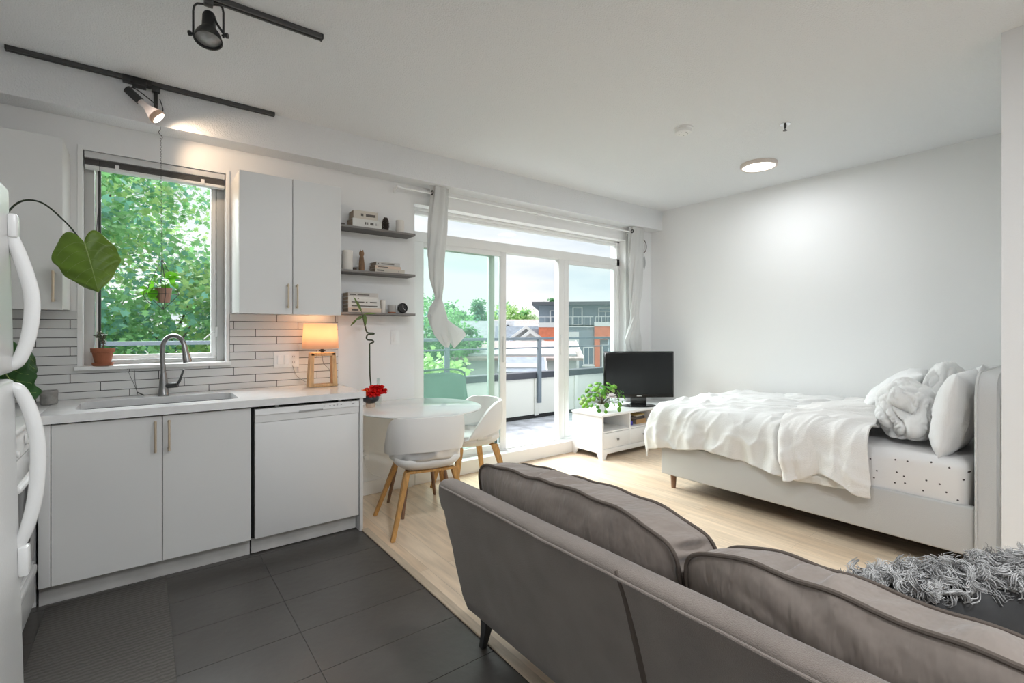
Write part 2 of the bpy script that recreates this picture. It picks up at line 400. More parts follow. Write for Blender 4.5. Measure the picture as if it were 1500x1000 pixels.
for x0, x1, hx in ((-.340, .083, .055), (.087, .499, .113)):
    bm = B(); box(bm, x0, x1, 3.132, 3.152, .105, .866, .0012, 1); d = obj('door', bm, LAM, cab)
    bar_handle('handle', hx, .683, .845, 3.132, d)

# dishwasher
dw = thing('dishwasher', 'white built-in dishwasher at the end of the worktop', 'dishwasher', (.82, 3.45, 0))
bm = B(); box(bm, .507, 1.131, 3.17, 3.74, .10, .872); obj('tub', bm, DARKGAP, dw)
bm = B(); box(bm, .520, 1.130, 3.13, 3.165, .105, .776, .004); obj('door', bm, APPL2, dw)
bm = B()
hexa(bm, [(.520, 3.128, .778), (1.130, 3.128, .778), (1.130, 3.165, .778), (.520, 3.165, .778)], [(.520, 3.128, .822), (1.130, 3.128, .822), (1.130, 3.165, .822), (.520, 3.165, .822)])
hexa(bm, [(.520, 3.122, .822), (1.130, 3.122, .822), (1.130, 3.165, .822), (.520, 3.165, .822)], [(.520, 3.130, .856), (1.130, 3.130, .856), (1.130, 3.165, .856), (.520, 3.165, .856)])
cp = obj('control_panel', bm, APPL2, dw)
bm = B(); box(bm, .76, .90, 3.1205, 3.13, .818, .828, .002); obj('finger_grip', bm, GREYV, cp)
BTN = mat('button_grey', (.35, .35, .35), .5)
bm = B()
for xx, w_ in ((.905, .008), (.94, .008), (.965, .008), (.985, .008), (1.01, .008), (1.082, .016)):
    bm = B(); box(bm, xx, xx+w_, 3.1235, 3.127, .838, .843); obj('button', bm, BTN, cp)
for xx in (.63, 1.0):
    bm = B(); box(bm, xx, xx+.02, 3.14, 3.17, .856, .869, .001); obj('mounting_bracket', bm, STEEL, dw)
bm = B(); box(bm, .510, 1.128, 3.185, 3.2, .006, .10); obj('toe_kick', bm, MATS['toe_kick_white'], dw)
bm = B(); box(bm, 1.134, 1.155, 3.12, 3.77, 0, .874, .001); o = obj('end_panel', bm, LAM); tag(o, 'white upright panel closing the worktop end next to the dishwasher', 'panel')

# worktop with sink cut-out
bm = B()
ox0, ox1, oy0, oy1 = -.268, .458, 3.245, 3.60
def rrect(x0, x1, y0, y1, r, z, n=6):
    o = []
    for cx, cy, a in ((x1-r, y1-r, 0), (x0+r, y1-r, 90), (x0+r, y0+r, 180), (x1-r, y0+r, 270)):
        for k in range(n+1):
            t = math.radians(a+90*k/n); o.append((cx+r*math.cos(t), cy+r*math.sin(t), z))
    return o
def slab_with_hole(bm, outer, inner, z0, z1):
    # outer: rectangle x0,x1,y0,y1 ; inner rounded loop -> ring quads
    x0, x1, y0, y1 = outer; n = len(inner); cx = sum(p[0] for p in inner)/n; cy = sum(p[1] for p in inner)/n
    O = []
    q = n//4
    cor = [(x1, y1), (x0, y1), (x0, y0), (x1, y0)]
    for k in range(4):
        for j in range(q):
            O.append(cor[k])
    vt = [bm.verts.new((p[0], p[1], z1)) for p in inner]; vb = [bm.verts.new((p[0], p[1], z0)) for p in inner]
    ct = [bm.verts.new((a, b, z1)) for a, b in cor]; cb = [bm.verts.new((a, b, z0)) for a, b in cor]
    for k in range(4):
        for j in range(q-1):
            i = k*q+j
            bm.faces.new((vt[i], ct[k], vt[i+1])); bm.faces.new((vb[i], vb[i+1], cb[k]))
        i = k*q+q-1; i2 = (i+1) % n
        bm.faces.new((vt[i], ct[k], ct[(k+1) % 4], vt[i2])); bm.faces.new((vb[i2], cb[(k+1) % 4], cb[k], vb[i]))
        bm.faces.new((ct[k], cb[k], cb[(k+1) % 4], ct[(k+1) % 4]))
    for i in range(n): bm.faces.new((vt[i], vt[(i+1) % n], vb[(i+1) % n], vb[i]))
slab_with_hole(bm, (-.385, 1.168, 3.107, 3.7705), rrect(ox0, ox1, oy0, oy1, .05, 0), .875, .915)
wt = obj('worktop', bm, QUARTZ, smooth=False); tag(wt, 'white stone worktop with a sink cut-out along the window wall', 'countertop')
bm = B(); box(bm, -1.045, -.3865, 3.125, 3.7705, .875, .915, .001); o = obj('worktop', bm, QUARTZ); tag(o, 'short white stone worktop filling the corner behind the range', 'countertop')
bm = B(); box(bm, -1.045, -.40, 3.20, 3.76, 0, .873); o = obj('corner_cabinet', bm, LAM); tag(o, 'white corner cabinet hidden behind the range', 'cabinet')
# sink
sk = thing('sink', 'stainless steel double bowl undermount sink below the window', 'sink', (.095, 3.42, .66))
def bowl(x0, x1, y0, y1, zt, zb):
    bm = B(); loops = []
    for ins, z in ((-.012, zt), (0, zt-.001), (.004, zb+.03), (.03, zb), ):
        loops.append([bm.verts.new(p) for p in rrect(x0+ins, x1-ins, y0+ins, y1-ins, .045 if ins < .02 else .03, z)])
    for a, b in zip(loops, loops[1:]):
        n = len(a)
        for i in range(n): bm.faces.new((a[i], a[(i+1) % n], b[(i+1) % n], b[i]))
    bm.faces.new(loops[-1]); return bm
for a, b in ((-.262, .10), (.124, .452)):
    o = obj('bowl', bowl(a, b, 3.25, 3.595, .873, .69), STEELD, sk)
    bm = B(); lathe(bm, [(.0, .0), (.04, 0), (.042, .004), (.03, .005), (.0, .002)], ((a+b)/2, 3.42, .6905), 24, cap=False); obj('drain', bm, STEEL, o)
# faucet
fc = thing('faucet', 'brushed steel gooseneck kitchen faucet behind the sink', 'faucet', (.105, 3.655, .915))
bm = B(); lathe(bm, [(.030, 0), (.030, .006), (.027, .01), (.024, .05), (.021, .10), (.017, .125), (.0145, .14)], (.105, 3.655, .915), 28); obj('body', bm, STEEL, fc)
dx, dy = .80, -.60
arc = [(.105, 3.655, 1.04), (.100, 3.657, 1.13), (.100, 3.657, 1.19)]
R = .067; cx, cz = R, 1.205
for k in range(0, 13):
    a = PI-k/12*PI*.93; h = cx+R*math.cos(a); arc.append((.100+dx*h, 3.657+dy*h, cz+R*1.15*math.sin(a)))
bm = B(); tube(bm, path(arc, 40), .0135, 14); obj('spout', bm, STEEL, fc)
e = Vector(arc[-1]); d = Vector((.16, -.12, -1)).normalized()
bm = B(); tube(bm, [e-d*.005, e+d*.01, e+d*.04, e+d*.085, e+d*.105], [.0135, .0155, .0175, .0235, .0235], 18); obj('spray_head', bm, STEEL, fc)
bm = B(); tube(bm, [(.12, 3.648, .975), (.175, 3.622, .980)], [.0165, .0165], 14); tube(bm, [(.165, 3.628, .98), (.183, 3.618, 1.0), (.205, 3.608, 1.075)], [.010, .008, .0045], 10)
obj('lever', bm, GREYM, fc)

# upper cabinets
def upper(nm, label, x0, x1, doors, hx):
    t = thing(nm, label, 'cabinet', ((x0+x1)/2, 3.62, 1.42))
    bm = B(); box(bm, x0, x1, 3.472, 3.778, 1.43, 2.322, .001); obj('body', bm, LAM, t)
    for (a, b), h in zip(doors, hx):
        bm = B(); box(bm, a, b, 3.45, 3.470, 1.422, 2.325, .0012, 1); d = obj('door', bm, LAM, t)
        bar_handle('handle', h, 1.462, 1.622, 3.45, d)
upper('wall_cabinet', 'white two door wall cabinet between the window and the shelves', .483, 1.120, [(.484, .797), (.801, 1.119)], [.766, .822])
upper('wall_cabinet', 'white wall cabinet left of the kitchen window', -1.045, -.330, [(-.70, -.331), (-1.044, -.704)], [-.365, -.74])

# refrigerator (leans back slightly on its levelling feet)
fr = thing('refrigerator', 'tall white top-freezer refrigerator at the left edge', 'refrigerator', (-.62, 1.36, 0))
XF = -.258
def lean(p):  # rotate about the bottom front edge so the top leans back
    a = math.radians(1.25); x, y, z = p; dx = x-(-.232); return (-.232+dx*math.cos(a)-z*math.sin(a), y, z*math.cos(a)+max(0, -dx)*0+dx*math.sin(a))
def fobj(nm, bm, m, par):
    for v in bm.verts: v.co = Vector(lean(v.co))
    return obj(nm, bm, m, par)
bm = B(); box(bm, -1.0, -.302, .98, 1.755, .03, 1.665, .006); fobj('body', bm, APPL, fr)
bm = B(); box(bm, -.302, -.296, .985, 1.75, .10, 1.66); fobj('door_gasket', bm, GREYV, fr)
bm = B(); box(bm, -.296, -.232, .98, 1.757, 1.205, 1.675, .012, 3); fd = fobj('freezer_door', bm, APPL, fr)
bm = B(); box(bm, -.296, -.232, .98, 1.757, .09, 1.190, .012, 3); ld = fobj('lower_door', bm, APPL, fr)
def fhandle(pts, par):
    bm = B(); P = path(pts, 30); 
    # flat wide strap handle
    for i, p in enumerate(P): pass
    tube(bm, P, [.013+.003*math.sin(PI*i/len(P)) for i in range(len(P))], 12)
    for v in bm.verts: pass
    return fobj('handle', bm, APPL, par)
fhandle([(-.236, 1.735, 1.575), (-.232, 1.735, 1.56), (-.214, 1.738, 1.50), (-.197, 1.74, 1.42), (-.195, 1.74, 1.36), (-.204, 1.738, 1.29), (-.222, 1.735, 1.235), (-.240, 1.735, 1.222)], fd)
bm = B(); box(bm, -.233, -.214, 1.715, 1.752, 1.545, 1.605, .006); fobj('handle_mount', bm, APPL, fd)
fhandle([(-.240, 1.735, 1.170), (-.222, 1.735, 1.160), (-.204, 1.738, 1.105), (-.193, 1.74, 1.03), (-.193, 1.74, .96), (-.200, 1.738, .88), (-.215, 1.735, .81), (-.232, 1.735, .765)], ld)
bm = B(); box(bm, -.233, -.212, 1.715, 1.752, .69, .765, .006); fobj('handle_mount', bm, APPL, ld)
bm = B(); box(bm, -.30, -.24, .99, 1.75, .01, .085); fobj('base_grille', bm, GREYV, fr)

# range
rg = thing('range', 'white electric range standing behind the refrigerator', 'stove', (-.72, 2.73, 0))
bm = B(); box(bm, -1.03, -.43, 2.355, 3.112, .03, .90, .004); obj('body', bm, APPL, rg)
bm = B(); box(bm, -1.03, -.385, 2.355, 3.112, .90, .925, .008); obj('cooktop', bm, APPL, rg)
bm = B(); hexa(bm, [(-.43, 2.355, .80), (-.392, 2.355, .80), (-.392, 3.112, .80), (-.43, 3.112, .80)], [(-.43, 2.355, .90), (-.40, 2.355, .90), (-.40, 3.112, .90), (-.43, 3.112, .90)]); cpn = obj('control_panel', bm, APPL, rg)
for yy in (2.45, 2.56, 2.90, 3.02):
    bm = B(); lathe(bm, [(.022, 0), (.022, .008), (.014, .012), (.012, .03), (.009, .032)], (0, 0, 0), 16, M=Matrix.Translation((-.395, yy, .85)) @ Matrix.Rotation(PI/2, 4, 'Y')); obj('knob', bm, APPL, cpn)
bm = B(); box(bm, -.43, -.395, 2.36, 3.107, .27, .79, .006); od = obj('oven_door', bm, APPL, rg)
bm = B(); box(bm, -.396, -.393, 2.47, 3.0, .38, .66, .001); obj('oven_window', bm, BLACKP, od)
bm = B(); tube(bm, path([(-.395, 2.42, .735), (-.36, 2.44, .74), (-.352, 2.5, .74), (-.352, 2.97, .74), (-.36, 3.03, .74), (-.395, 3.05, .735)], 24), .013, 10); obj('handle', bm, APPL, od)
bm = B(); box(bm, -.43, -.393, 2.36, 3.107, .06, .255, .006); dw2 = obj('drawer', bm, APPL, rg)
bm = B(); box(bm, -.40, -.380, 2.40, 3.07, .215, .25, .005); obj('drawer_grip', bm, APPL, dw2)
# mat
bm = B(); box(bm, -.36, .103, 1.35, 3.150, .001, .012, .003)
def mat_weave():
    m = mat('kitchen_mat_fabric', (.115, .108, .100), .95, spec=.1); n = m.node_tree.nodes; l = m.node_tree.links; p = n['Principled BSDF']
    t = n.new('ShaderNodeTexCoord'); wv = n.new('ShaderNodeTexWave'); wv.inputs['Scale'].default_value = 14; wv.inputs['Distortion'].default_value = 3; wv.inputs['Detail Scale'].default_value = 4
    wv.bands_direction = 'Y'; l.new(t.outputs['Object'], wv.inputs['Vector']); r = n.new('ShaderNodeValToRGB')
    r.color_ramp.elements[0].color = (.10, .094, .086, 1); r.color_ramp.elements[1].color = (.142, .134, .124, 1); l.new(wv.outputs['Fac'], r.inputs[0]); l.new(r.outputs[0], p.inputs['Base Color'])
    b = n.new('ShaderNodeBump'); b.inputs['Strength'].default_value = .5; b.inputs['Distance'].default_value = .004; l.new(wv.outputs['Fac'], b.inputs['Height']); l.new(b.outputs[0], p.inputs['Normal'])
    return m
o = obj('kitchen_mat', bm, mat_weave()); tag(o, 'flat grey ribbed mat on the tiles in front of the sink', 'mat')

# outlets & switches
def plate(nm, label, cx, cz, w, h, kind, y=3.771):
    t = thing(nm, label, 'outlet' if 'outlet' in nm else 'switch', (cx, y, cz-h/2))
    bm = B(); box(bm, cx-w/2, cx+w/2, y-.006, y, cz-h/2, cz+h/2, .002); obj('cover_plate', bm, TRIM, t)
    n = len(kind)
    for i, k in enumerate(kind):
        x = cx+(i-(n-1)/2)*.046
        if k == 's': bm = B(); box(bm, x-.0165, x+.0165, y-.010, y-.005, cz-.033, cz+.033, .002); obj('rocker', bm, TRIM, t)
        else:
            for s in (-1, 1):
                bm = B(); zc = cz+s*.02
                lathe(bm, [(.0, .0), (.0165, 0), (.0165, .002), (0, .002)], seg=20, M=Matrix.Translation((x, y-.005, zc)) @ Matrix.Rotation(PI/2, 4, 'X'), cap=False)
                rc = obj('receptacle', bm, TRIM, t)
                bm = B(); box(bm, x-.007, x-.0045, y-.008, y-.0065, zc-.004, zc+.006); box(bm, x+.0045, x+.007, y-.008, y-.0065, zc-.004, zc+.006); obj('slots', bm, BLACK, rc)
    return t
plate('outlet', 'white three gang switch and outlet plate on the backsplash tiles', .83, 1.105, .17, .115, 'sso')
plate('light_switch', 'white rocker switch on the wall below the shelves', 1.668, 1.26, .075, .118, 's', 3.78)
plate('outlet', 'white low wall outlet behind the near dining chair', 1.405, .335, .075, .118, 'o', 3.78)
bm = B(); box(bm, 1.395, 1.415, 3.745, 3.772, .30, .325, .004); tube(bm, path([(1.405, 3.75, .31), (1.41, 3.74, .24), (1.46, 3.745, .17), (1.54, 3.75, .125), (1.66, 3.74, .02), (1.80, 3.735, .008)], 30), .003, 6)
o = obj('power_cord', bm, TRIM); tag(o, 'thin white cord plugged into the low wall outlet', 'cord')

# table lamp
lp = thing('table_lamp', 'lit table lamp with wooden frame base on the worktop', 'lamp', (1.02, 3.565, .915))
bm = B()
cx, cy = 1.022, 3.565
for s in (-1, 1):
    b0, b1 = cx+s*.100, cx+s*.066; t0, t1 = cx+s*.085, cx+s*.062
    hexa(bm, [(b0, cy-.03, .917), (b1, cy-.03, .917), (b1, cy+.03, .917), (b0, cy+.03, .917)], [(t0, cy-.03, 1.155), (t1, cy-.03, 1.155), (t1, cy+.03, 1.155), (t0, cy+.03, 1.155)])
box(bm, cx-.085, cx+.085, cy-.03, cy+.03, 1.135, 1.158, .004)
box(bm, cx-.075, cx+.075, cy-.03, cy+.03, .917, .937, .004)
obj('base', bm, mat('light_oak', (.60, .38, .19), .5, var=.2, vscale=9, stretch=(8, 8, 1.5)), lp, ang=25)
bm = B(); tube(bm, [(cx, cy, 1.158), (cx, cy, 1.20)], .012, 12); box(bm, cx-.022, cx+.022, cy-.006, cy+.006, 1.168, 1.176, .002); obj('lamp_socket', bm, BLACK, lp)
def shade_mat():
    m = mat('lampshade_linen', (.88, .70, .55), .9, trans=.6); return m
bm = B(); cs = .99
lathe(bm, [(.122, 0), (.112, .175)], (cs+.02, cy, 1.188), 40, cap=False); o = obj('lamp_shade', bm, shade_mat(), lp); mods(o, solid=.002)
bm = B(); lathe(bm, [(.004, 0), (.022, .02), (.03, .045), (.022, .07), (.004, .08)], (cx, cy, 1.20), 20); obj('bulb', bm, emis_mat('warm_bulb', (1, .62, .32), 6), lp)
bm = B(); tube(bm, path([(cx, cy, 1.135), (cx+.01, cy, 1.08), (cx+.05, cy-.01, 1.03), (cx+.065, cy+.03, .97), (cx+.08, cy+.05, .921), (cx+.13, cy+.06, .919), (cx+.10, cy+.12, .919), (cx-.02, 3.75, .919), (cx-.12, 3.762, .98), (.87, 3.762, 1.06)], 40), .002, 6); obj('cord', bm, mat('grey_cord', (.25, .24, .23), .5), lp)
ld_ = bpy.data.lights.new('lamp_glow', 'POINT'); ld_.energy = 2.2; ld_.color = (1, .62, .34); ld_.shadow_soft_size = .05
lo = bpy.data.objects.new('lamp_glow', ld_); C.objects.link(lo); lo.location = (cs+.02, cy, 1.31)

# leafy corner plant: pot on corner worktop, big leaf arching over
pl = thing('potted_philodendron', 'large leaf plant in the counter corner with one long arching stem', 'plant', (-.62, 3.42, .915))
bm = B(); lathe(bm, [(.055, 0), (.075, .12), (.08, .125), (.072, .125), (.068, .10), (0, .10)], (-.62, 3.42, .916), 28, cap=False); obj('pot', bm, mat('grey_pot', (.35, .35, .35), .6), pl)
LEAFG = mat('big_leaf', (.17, .29, .03), .38, var=.3, vscale=6, trans=.25, bump=.2, bscale=30)
LEAFD = mat('dark_leaf', (.03, .10, .02), .35, var=.3, vscale=6, trans=.15)
STEMD = mat('dark_stem', (.02, .035, .015), .5)
def big_leaf(org, down, side, nrm, Ls, Ws, m, name, par):
    """heart-shaped leaf; org = stem joint, down = towards tip"""
    down = Vector(down).normalized(); side = Vector(side).normalized(); nrm = down.cross(side).normalized() if nrm is None else Vector(nrm).normalized()
    bm = B()
    def f(u, v):
        s = v*2-1                       # across
        t = u                           # from notch to tip
        # outline half width as function of t, with heart lobes rising behind the notch
        wd = Ws*.5*(math.sin(PI*min(1, (t*.86+.14)**.72))**.62)
        lobes = -.17*Ls*(1-t)**2*(math.sin(PI*min(1, abs(s)*1.0))**.8)*1.3
        y = t*Ls*(1-.10*abs(s)**2)+lobes
        x = s*wd*(1+.03*math.sin(t*14+s*2))
        z = .06*Ls*math.cos(s*PI/2)-.20*Ls*abs(s)**2.2*.5-.12*Ls*t*t+.012*math.sin(t*20+abs(s)*5)*abs(s)
        return Vector(org)+down*y+side*x+nrm*z
    grid(bm, f, 26, 25); o = obj(name, bm, m, par, ang=80); mods(o, solid=.0015); 
    bm = B(); tube(bm, [f(t/12, .5)+nrm*.001 for t in range(13)], [.0035*(1-t/14) for t in range(13)], 6)
    for s in (-1, 1):
        for t in (.06, .2, .36, .52, .68):
            tube(bm, [f(min(1, t+.22*q), .5+s*.42*q)+nrm*.0005 for q in [k/6 for k in range(7)]], .0009, 4)
    obj('leaf_vein', bm, mat('leaf_vein', (.26, .36, .10), .5), o)
    return o
bm = B(); st = path([(-.62, 3.42, 1.01), (-.60, 3.38, 1.45), (-.545, 3.30, 1.76), (-.47, 3.20, 1.90), (-.38, 3.14, 1.915), (-.29, 3.11, 1.83), (-.225, 3.10, 1.735)], 50)
tube(bm, st, [.006-.003*i/50 for i in range(51)], 8); obj('stem', bm, STEMD, pl)
big_leaf((-.222, 3.09, 1.735), (.24, -.10, -1), (1, -.10, .20), (.15, -1, .15), .245, .25, LEAFG, 'leaf', pl)
for (a, b, c2, L_, W_) in [((-.56, 3.40, 1.22), (.35, -.25, -.9), (.6, -.8, .2), .30, .20), ((-.50, 3.44, 1.19), (.1, -.2, -.9), (.9, .3, .2), .24, .15), ((-.66, 3.36, 1.30), (-.3, -.3, -.8), (.8, -.5, .1), .28, .2)]:
    bm = B(); tube(bm, path([(-.62, 3.42, 1.01), ((-.62+a[0])/2, (3.42+a[1])/2, a[2]+.02), a], 12), .004, 6); obj('stem', bm, STEMD, pl)
    big_leaf(a, b, c2, None, L_, W_, LEAFD, 'leaf', pl)
bm = B(); lathe(bm, [(.03, 0), (.036, .004), (.038, .07), (.035, .075), (.033, .07), (.031, .008), (0, .008)], (-.40, 3.60, .9155), 24, cap=False)
o = obj('cup', bm, mat('grey_stone', (.25, .24, .23), .7, var=.3, vscale=30)); tag(o, 'small mottled grey cup in the corner of the worktop', 'cup')

# terracotta pot on sill
tp = thing('potted_succulent', 'small jade plant in a terracotta pot on the window sill', 'plant', (-.185, 3.765, 1.106))
c = (-.185, 3.763, 1.106)
bm = B(); lathe(bm, [(.046, 0), (.050, .008), (.052, .018), (.048, .018), (.046, .008), (0, .006)], c, 32, cap=False); obj('saucer', bm, TERRA, tp)
bm = B(); lathe(bm, [(.036, .008), (.050, .078), (.056, .079), (.058, .104), (.053, .104), (.050, .088), (0, .088)], c, 32, cap=False); obj('pot', bm, TERRA, tp)
bm = B(); lathe(bm, [(0, .09), (.05, .090)], c, 20, cap=False); obj('soil', bm, SOIL, tp)
bm = B(); bm2 = B(); random.seed(3)
def succ(p, d, L_, dep):
    q = p+d*L_; tube(bm, [p, (p+q)/2+Vector((random.uniform(-.003, .003), 0, 0)), q], .0022 if dep else .0034, 5, cap=False)
    for k in range(4):
        t = .3+.7*k/3; a = p.lerp(q, t)
        for s in (-1, 1):
            dd = (Vector((s*random.uniform(.5, 1), random.uniform(-.6, .6), random.uniform(-.2, .5)))).normalized()
            r_ = .0045; M = Matrix.Translation(a+dd*.007) @ dd.to_track_quat('Z', 'Y').to_matrix().to_4x4() @ Matrix.Diagonal((.6, .6, 1.5, 1))
            bmesh.ops.create_uvsphere(bm2, u_segments=6, v_segments=4, radius=r_, matrix=M)
    if dep < 2:
        for k in range(3):
            nd = (d+Vector((random.uniform(-.8, .8), random.uniform(-.5, .5), random.uniform(0, .5)))).normalized(); succ(p.lerp(q, random.uniform(.5, 1)), nd, L_*.72, dep+1)
succ(Vector(c)+Vector((0, 0, .09)), Vector((.1, 0, 1)), .055, 0)
obj('stems', bm, mat('brown_stem', (.12, .07, .05), .7), tp); obj('leaves', bm2, mat('jade_leaf', (.10, .13, .08), .4), tp)

# hanging planter
hp = thing('hanging_planter', 'trailing plant in a wire hanger in front of the kitchen window', 'plant', (.098, 3.60, 1.45))
hx, hy = .098, 3.62
bm = B(); tube(bm, path([(.088, 3.62, 2.548), (.088, 3.62, 2.53), (.080, 3.62, 2.515), (.088, 3.62, 2.50), (.098, 3.62, 2.49), (.094, 3.62, 2.475), (.086, 3.62, 2.48)], 24), .002, 6); obj('ceiling_hook', bm, GREYM, hp)
bm = B(); z = 2.478; k = 0
while z > 1.74:
    M = Matrix.Translation((.09+.008*(2.478-z), 3.62, z-.006)) @ Matrix.Rotation(PI/2*(k % 2), 4, 'Z') @ Matrix.Rotation(PI/2, 4, 'X') @ Matrix.Diagonal((.6, 1, 1, 1))
    n0 = [v for v in bm.verts]
    ring = [bm.verts.new(M @ Vector((.006*math.cos(a*PI/3), .007*math.sin(a*PI/3), s))) for a in range(6) for s in (-.0008, .0008)]
    for a in range(6):
        b = (a+1) % 6; bm.faces.new((ring[a*2], ring[b*2], ring[b*2+1], ring[a*2+1]))
    z -= .011; k += 1
o = obj('chain', bm, GREYM, hp, smooth=False); mods(o, solid=.0012, off=0)
bm = B(); top = Vector((.096, 3.62, 1.745)); bot = Vector((.103, 3.62, 1.44)); mid = []
for k in range(4):
    a = k*PI/2+.15; m_ = Vector((.100+.082*math.cos(a), 3.62+.082*math.sin(a), 1.535)); mid.append(m_)
    tube(bm, [top, Vector((.100+.062*math.cos(a), 3.62+.062*math.sin(a), 1.605)), m_, bot], .002, 5)
for k in range(4): tube(bm, [mid[k], mid[(k+1) % 4]], .0012, 5)
obj('wire_frame', bm, GREYM, hp)
pc = (.103, 3.62, 1.484)
bm = B(); lathe(bm, [(.032, 0), (.045, .085), (.047, .088), (.041, .088), (.038, .075), (0, .075)], pc, 32, cap=False)
obj('pot', bm, mat('striped_pot', (.36, .22, .17), .35, var=.45, vscale=3, stretch=(10, 10, .1), metal=.3), hp)
LG = mat('pothos_leaf', (.16, .48, .03), .4, var=.35, vscale=12, trans=.35)
def small_leaf(bm, p, d, up, L_, W_):
    d = Vector(d).normalized(); s = d.cross(Vector(up)).normalized(); n_ = s.cross(d)
    rows = [(0, .0), (.12, .34), (.35, .5), (.6, .42), (.82, .22), (1, .0)]
    prev = None
    for t, w_ in rows:
        c_ = p+d*(L_*t)-n_*(L_*.25*t*t)
        cur = (bm.verts.new(c_-s*W_*w_+n_*W_*.15*w_), bm.verts.new(c_), bm.verts.new(c_+s*W_*w_+n_*W_*.15*w_))
        if prev:
            bm.faces.new((prev[0], cur[0], cur[1], prev[1])); bm.faces.new((prev[1], cur[1], cur[2], prev[2]))
        prev = cur
bmS = B(); bmL = B(); random.seed(12)
P0 = Vector((.10, 3.62, 1.56))
vines = [[(0, 0, 0), (.03, -.01, .07), (.06, -.02, .085)], [(0, 0, 0), (-.01, 0, .08), (-.02, -.01, .09)], [(-.01, 0, 0), (-.05, -.02, .04), (-.085, -.03, .0), (-.09, -.03, -.05), (-.06, -.03, -.085)], [(0, 0, 0), (-.05, .01, .06), (-.08, 0, .075)], [(0, 0, 0), (.02, .02, .06), (.05, .02, .045)], [(-.02, 0, 0), (-.05, -.01, .01), (-.06, -.02, -.05)]]
for v in vines:
    pp = path([P0+Vector(q) for q in v], 10); tube(bmS, pp, .0018, 5)
    for k in (3, 5, 7, 9, 10):
        d = Vector((random.uniform(-1, 1), random.uniform(-.9, .2), random.uniform(-.7, .3)))
        small_leaf(bmL, pp[k], d, (0, -.3, 1), random.uniform(.045, .068), random.uniform(.034, .05))
small_leaf(bmL, P0+Vector((.005, -.01, .085)), (1, -.3, .1), (0, -.9, .5), .085, .065); small_leaf(bmL, P0+Vector((-.03, -.01, .12)), (-1, 0, .05), (0, -.2, 1), .06, .022)
small_leaf(bmL, P0+Vector((-.035, -.02, -.0)), (-.5, -.3, -1), (-.5, -.8, .4), .075, .06); small_leaf(bmL, P0+Vector((-.09, -.02, .02)), (-.2, -.2, -1), (-.5, -.8, .2), .06, .05)
obj('vines', bmS, mat('vine_stem', (.06, .08, .03), .5), hp); obj('leaves', bmL, LG, hp)

# twigs tool near faucet
bm = B(); tube(bm, path([(-.02, 3.765, .918), (-.03, 3.766, .96), (-.055, 3.767, 1.03), (-.072, 3.768, 1.085)], 12), .0012, 5); tube(bm, path([(-.02, 3.765, .918), (-.033, 3.766, 1.0), (-.037, 3.767, 1.075)], 12), .0012, 5); tube(bm, [(-.022, 3.76, .935), (.01, 3.72, .918)], .0035, 6)
o = obj('dry_twig', bm, GREYM); tag(o, 'thin dry twigs leaning on the tiles behind the sink', 'twigs')

# ceiling track lights
def track(nm, label, x0, x1, y):
    t = thing(nm, label, 'track light rail', ((x0+x1)/2, y, ZC-.022))
    bm = B(); box(bm, x0, x1, y-.0175, y-.006, ZC-.022, ZC, .001); box(bm, x0, x1, y+.006, y+.0175, ZC-.022, ZC, .001); box(bm, x0, x1, y-.007, y+.007, ZC-.008, ZC); obj('rail', bm, GREYM, t)
    for xx in (x0-.004, x1-.004): bm = B(); box(bm, xx, xx+.008, y-.018, y+.018, ZC-.024, ZC, .002); obj('end_cap', bm, BLACK, t)
    return t
t1 = track('track_rail', 'black ceiling track nearer to the kitchen window', -.56, .71, 3.585)
bm = B(); box(bm, -.09, .045, 3.56, 3.61, ZC-.034, ZC-.0005, .002); box(bm, -.045, .02, 3.545, 3.625, ZC-.048, ZC-.02, .003); obj('feed_box', bm, BLACK, t1)
t2 = track('track_rail', 'black ceiling track at the top edge nearer the camera', -.40, .715, 2.5)
s1 = thing('track_spotlight', 'lit reflector bulb spotlight on the track near the window', 'spotlight', (.06, 3.585, 2.56))
bm = B(); box(bm, .045, .085, 3.57, 3.60, ZC-.055, ZC-.022, .002); box(bm, .055, .075, 3.578, 3.592, 2.61, ZC-.05, .002); obj('stem', bm, BLACK, s1)
ax = Vector((.72, -.15, -.68)).normalized(); face = Vector((.075, 3.52, 2.565))
def along(p, d): return Matrix.Translation(p) @ Vector(d).to_track_quat('Z', 'Y').to_matrix().to_4x4()
Mx = along(face, ax)
bm = B(); lathe(bm, [(.0, -.2), (.022, -.2), (.022, -.115), (.0, -.115)], seg=20, M=Mx, cap=False); obj('lamp_socket', bm, BLACK, s1)
bm = B(); lathe(bm, [(.0, -.116), (.018, -.116), (.018, -.075), (.030, -.045), (.040, -.022)], seg=24, M=Mx, cap=False); obj('bulb_neck', bm, mat('frosted_bulb', (.6, .6, .6), .2, trans=.4), s1)
bm = B(); lathe(bm, [(.040, -.022), (.044, -.012), (.043, .0), (.036, .005)], seg=28, M=Mx, cap=False); obj('bulb_rim', bm, mat('bulb_rim', (.75, .5, .36), .4), s1)
bm = B(); lathe(bm, [(0, .006), (.036, .005)], seg=28, M=Mx, cap=False); obj('bulb_face', bm, emis_mat('spot_glow', (1, .93, .85), 5), s1)
bm = B(); tube(bm, path([face-ax*.198, face-ax*.19+Vector((.03, 0, .02)), face-ax*.1+Vector((.05, 0, .02)), face-ax*.05+Vector((.03, 0, .03)), (.08, 3.58, 2.60), (.10, 3.585, 2.64), (.085, 3.585, 2.70)], 24), .003, 6); obj('cord', bm, BLACK, s1)
sl = bpy.data.lights.new('spot_beam', 'SPOT'); sl.energy = 9; sl.color = (1, .72, .48); sl.spot_size = math.radians(110); sl.spot_blend = .8; sl.shadow_soft_size = .04
